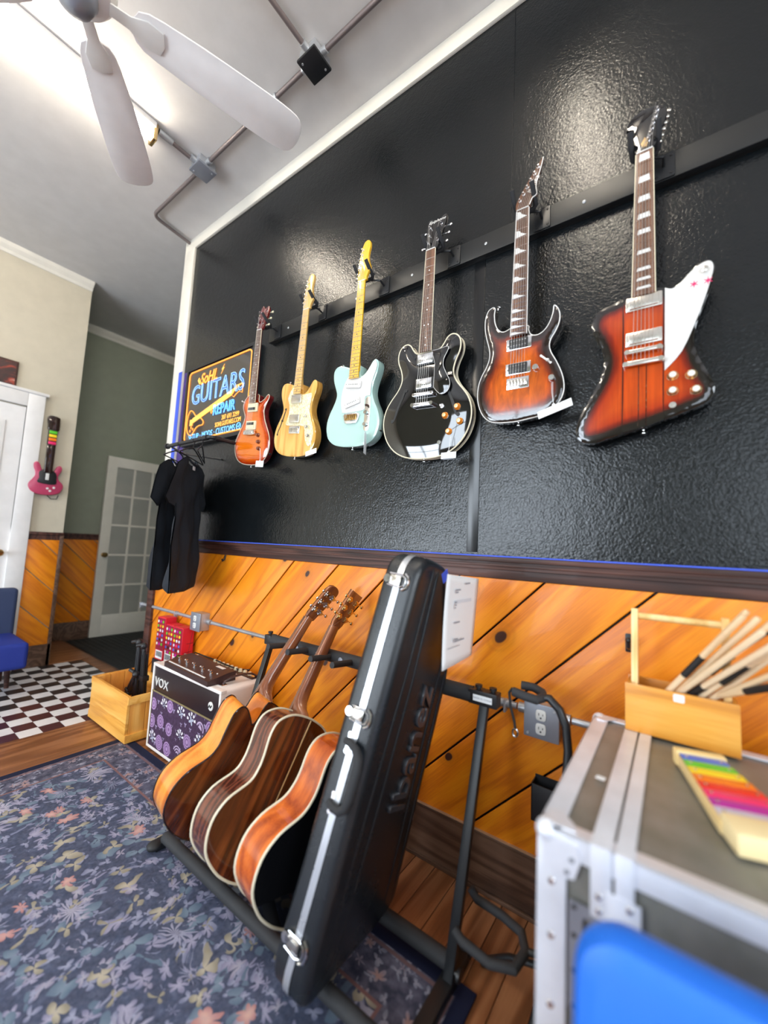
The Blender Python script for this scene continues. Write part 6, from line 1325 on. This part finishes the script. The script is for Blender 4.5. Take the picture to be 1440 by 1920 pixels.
tag(B().prism([(-0.009, -0.006), (0.008, -0.008), (0.010, 0.006), (-0.006, 0.007)], 0, 0.0006, 0, 'xy').obj('paper_scrap', M['paper'], None, (-0.128, -0.545, ZT + 0.0001)), 'tiny white paper scrap on the road case top', 'paper')

# caddy with drumsticks
cd = thing('caddy', 'small pine carrying caddy with a dowel handle, full of drumsticks, on the road case', 'caddy', (0.0025, -0.195, ZT + 0.0027))
for y in (-0.050, 0.043): B().box(-0.1135, 0.1135, y, y + 0.007, 0, 0.118, 0.002).obj('side_board', M['caddy'], cd)
for s in (-1, 1):
    B().box(s * 0.106 - 0.004, s * 0.106 + 0.004, -0.043, 0.043, 0, 0.118, 0.001).obj('end_board', M['caddy'], cd)
    B().prism([(-0.028, 0.0), (0.028, 0.0), (0.016, 0.290), (0.008, 0.306), (-0.008, 0.306), (-0.016, 0.290)], -0.0075, 0.0075, 0.001, 'yz', Matrix.Translation((s * 0.0940, 0, 0))).obj('upright', M['caddy_z'], cd)
B().box(-0.10, 0.10, -0.043, 0.043, 0.002, 0.008).obj('bottom_board', M['caddy'], cd)
B().cyl((-0.10, 0, 0.288), (0.10, 0, 0.288), 0.0088, seg=14).obj('dowel_handle', M['caddy_z'], cd)
B().prism(rrect(-0.011, 0.011, 0.096, 0.114, 0.003), -0.0508, -0.0500).obj('white_sticker', M['paper'], cd)
def stick(i, p0, p1, label, grip=None, ln=0.385, tip=True):
    p0 = V(p0); d = (V(p1) - p0).normalized(); q = d.to_track_quat('Z', 'Y')
    t = thing('drumstick', label, 'drumstick', tuple(p0), group='drumsticks in the pine caddy'); t.rotation_mode = 'QUATERNION'; t.rotation_quaternion = q
    B().lathe((0, 0, 0), (0, 0, 1), [(0, 0.0025), (0.004, 0.0045), (0.010, 0.0045), (0.016, 0.0028), (0.022, 0.0034), (0.10, 0.0066), (ln - 0.006, 0.0070), (ln - 0.001, 0.0055), (ln, 0.003)], 14).obj('shaft', M['stick'], t)
    if grip: B().lathe((0, 0, grip[0]), (0, 0, 1), [(0, 0.0073), (0.001, 0.0082), (grip[1] - 0.001, 0.0082), (grip[1], 0.0073)], 14).obj('grip_sleeve', M['blackplastic'], t)
    return t
zb = ZT + 0.014
SL = 'pale wooden drumstick leaning out of the pine caddy'
SG = 'wooden drumstick with a black grip sleeve leaning out of the pine caddy'
spec_ = [((-0.060, -0.214, 0.81), (0.125, -0.315, 1.100), (0.175, 0.07)), ((-0.052, -0.190, 0.80), (0.150, -0.300, 1.095), None), ((-0.040, -0.175, 0.80), (0.170, -0.280, 1.080), (0.20, 0.07)), ((-0.050, -0.222, 0.80), (0.120, -0.340, 1.035), None),
         ((-0.045, -0.205, 0.79), (0.150, -0.345, 1.030), (0.10, 0.05)), ((-0.020, -0.190, 0.79), (0.165, -0.330, 1.035), (0.19, 0.08)), ((-0.010, -0.215, 0.79), (0.180, -0.360, 1.000), None), ((0.000, -0.180, 0.79), (0.200, -0.300, 1.050), None),
         ((-0.065, -0.175, 0.80), (0.140, -0.260, 1.110), None), ((0.010, -0.205, 0.79), (0.200, -0.380, 0.985), (0.17, 0.09)), ((-0.030, -0.165, 0.79), (0.190, -0.270, 1.040), (0.19, 0.07))]
for i, (p0, p1, g) in enumerate(spec_):
    p0 = V(p0); p1 = V(p1); R_ = p0.lerp(p1, (0.890 - p0.z) / (p1.z - p0.z)); R_.y = max(R_.y, -0.229); R_.x = min(max(R_.x, -0.075), 0.080)
    k = min((R_.z - 0.785) / (p1.z - R_.z), (-0.162 - R_.y) / (R_.y - p1.y), (R_.x + 0.084) / (p1.x - R_.x))
    stick(i, R_ + (R_ - p1) * max(k, 0.1), p1, SG if g else SL, g)
# every stick of a kind looks alike in the photograph: they share a label and a group
for o in list(bpy.data.objects):
    if o.name.startswith('drumstick'): o['group'] = 'drumsticks with black grip sleeves' if o['label'] == SG else 'plain pale drumsticks'
# xylophone
xy = thing('xylophone', 'toy xylophone with rainbow coloured bars on a pale wooden frame, on the road case', 'toy', (0.074, -0.468, ZT + 0.0003), (0, 0, radians(18)))
for s in (-1, 1): B().prism([(-0.118, 0.048 if s > 0 else 0.048), (0.118, 0.030), (0.118, 0.042), (-0.118, 0.060)], 0.0, 0.022, 0.001, 'xy', Matrix.Identity(4)).obj('frame_rail', M['bamboo'], xy) if s > 0 else B().prism([(-0.118, -0.060), (0.118, -0.042), (0.118, -0.030), (-0.118, -0.048)], 0.0, 0.022, 0.001, 'xy').obj('frame_rail', M['bamboo'], xy)
for o in [o for o in xy.children]: o.rotation_euler = (0, 0, radians(90))
B().box(-0.058, 0.058, -0.170, -0.112, 0.0, 0.034, 0.004).obj('end_block', M['bamboo'], xy)
B().box(-0.046, 0.046, 0.112, 0.135, 0.0, 0.032, 0.004).obj('end_block', M['bamboo'], xy)
cl = ['x_lilac', 'x_magenta', 'x_pink', 'x_red', 'x_orange', 'x_yellow', 'x_green', 'x_blue']
for k, c in enumerate(cl):
    hw = 0.056 - k * 0.0022; y = -0.098 + k * 0.0282
    o = B().box(-hw, hw, y - 0.0125, y + 0.0125, 0.024, 0.028, 0.001).obj('tone_bar', M[c], xy)
    for s in (-1, 1): B().lathe((s * (hw - 0.010), y, 0.028), (0, 0, 1), [(0, 0.0032), (0.0012, 0.0025), (0.0014, 0)], 8).obj('pin', M['chrome'], o)

# ------------------------------------------------------------ chairs
ch = thing('chair', 'blue vinyl upholstered chair with a rounded back, in the bottom right foreground', 'chair', (0.13, -1.12, 0.0))
bk = rrect(-0.235, 0.235, -0.24, 0.10, 0.055, 8)
B().prism(bk, -0.032, 0.032, 0.024).obj('backrest', M['blue'], ch, (0, 0.200, 0.668), (radians(-8), 0, 0))
B().box(-0.23, 0.23, -0.22, 0.20, 0.405, 0.465, 0.022, seg=3).obj('seat', M['blue'], ch)
for s in (-1, 1):
    B().tube([(s * 0.20, 0.19, 0.008), (s * 0.20, 0.18, 0.40), (s * 0.20, 0.205, 0.55)], 0.011, 10).obj('leg', M['chrome'], ch)
    B().tube([(s * 0.20, -0.20, 0.008), (s * 0.20, -0.19, 0.41)], 0.011, 10).obj('leg', M['chrome'], ch)
cb_ = thing('chair', 'low deep-blue upholstered chair with brown wooden legs, by the left wall', 'chair', (-4.08, -0.90, 0.0))
B().box(-0.24, 0.27, -0.32, 0.32, 0.20, 0.385, 0.03, seg=3).obj('seat', M['bluedark'], cb_)
B().box(-0.30, -0.18, -0.32, 0.32, 0.22, 0.73, 0.03, seg=3).obj('backrest', plain('slate_blue_fabric', (0.035, 0.055, 0.13), 0.8), cb_)
for sx_, sy_ in ((-0.24, -0.27), (-0.02, 0.27), (0.18, -0.27), (-0.24, 0.27)): B().tube([(sx_, sy_, 0.20), (sx_ - 0.01, sy_ * 1.05, 0.0)], [0.022, 0.014], 10).obj('leg', M['rail'], cb_)

# ------------------------------------------------------------ on the left wall
pf = thing('picture_frame', 'small dark picture with red and orange shapes above the white door', 'picture', (-4.60, -0.86, 2.405), (0, 0, radians(90)))
B().box(-0.17, 0.155, -0.022, -0.001, 0.0, 0.24, 0.003).obj('frame', M['rail'], pf)
def mk_pic():
    n = NT('dark_abstract_print'); co = n.co(); a = n.noise(co, 9, 3, 0.6, 1.0)
    return n.set(n.ramp(a, [(0.35, (0.012, 0.008, 0.010)), (0.52, (0.06, 0.012, 0.012)), (0.62, (0.35, 0.04, 0.02)), (0.72, (0.5, 0.3, 0.25))]), 0.4)
B().box(-0.155, 0.14, -0.0235, -0.0225, 0.015, 0.225).obj('print', mk_pic(), pf)
tg = thing('toy_guitar', 'crimson-pink toy guitar controller with coloured buttons, hung on the left wall beside the door', 'toy', (-4.60, -0.425, 1.52), (0, radians(0), radians(90)))
TG = spline(mm([(0, 0), (50, 6), (100, 30), (122, 75), (118, 110), (92, 140), (78, 165), (84, 200), (100, 235), (98, 265), (80, 280), (60, 262), (46, 225), (28, 215), (-28, 215), (-46, 235), (-62, 275), (-84, 292), (-104, 275), (-104, 240), (-90, 200), (-88, 165), (-104, 130), (-124, 95), (-124, 60), (-100, 22), (-50, 2)]), 3)
B().prism(TG, -0.045, -0.002, 0.008).obj('body', M['pink'], tg)
B().prism(spline(mm([(-62, 105), (58, 100), (66, 150), (60, 200), (30, 225), (-30, 225), (-62, 200), (-58, 150)]), 3), -0.049, -0.045, 0.001).obj('pickguard', M['blackplastic'], tg)
B().box(-0.030, 0.030, -0.056, -0.028, 0.20, 0.46, 0.004).obj('neck', M['darkback'], tg)
for k, c in enumerate(('x_pink', 'x_orange', 'x_yellow', 'x_green')): B().box(-0.028, 0.028, -0.062, -0.056, 0.46 + k * 0.033, 0.485 + k * 0.033, 0.002).obj('fret_button', M[c], tg)
B().box(-0.031, 0.031, -0.056, -0.028, 0.455, 0.595, 0.004).obj('neck_end', M['blackplastic'], tg)
B().prism(spline(mm([(-32, 590), (34, 590), (44, 620), (42, 680), (36, 716), (-34, 722), (-48, 690), (-40, 640)]), 3), -0.052, -0.020, 0.004).obj('headstock', M['darkback'], tg)
B().box(-0.014, 0.010, -0.054, -0.049, 0.135, 0.195, 0.002).obj('strum_bar', M['pg_white'], tg)
for x, z in ((0.010, 0.060), (0.055, 0.072), (0.030, 0.040)): B().lathe((x, -0.045, z), (0, -1, 0), [(0, 0.010), (0.006, 0.009), (0.007, 0)], 12).obj('knob', M['pg_white'], tg)
B().tube([(0.02, -0.015, 0.0), (0.05, -0.02, -0.03), (0.09, -0.02, -0.025), (0.10, -0.02, 0.01)], 0.004, 6).obj('cord_end', M['rubber'], tg)

# wall hooks for things whose support the photograph hides are left out; lamps of the room are above
bpy.context.view_layer.update()
for o in list(bpy.data.objects):
    if o.name == 'tmp' or o.name.startswith('tmp.'): bpy.data.objects.remove(o)
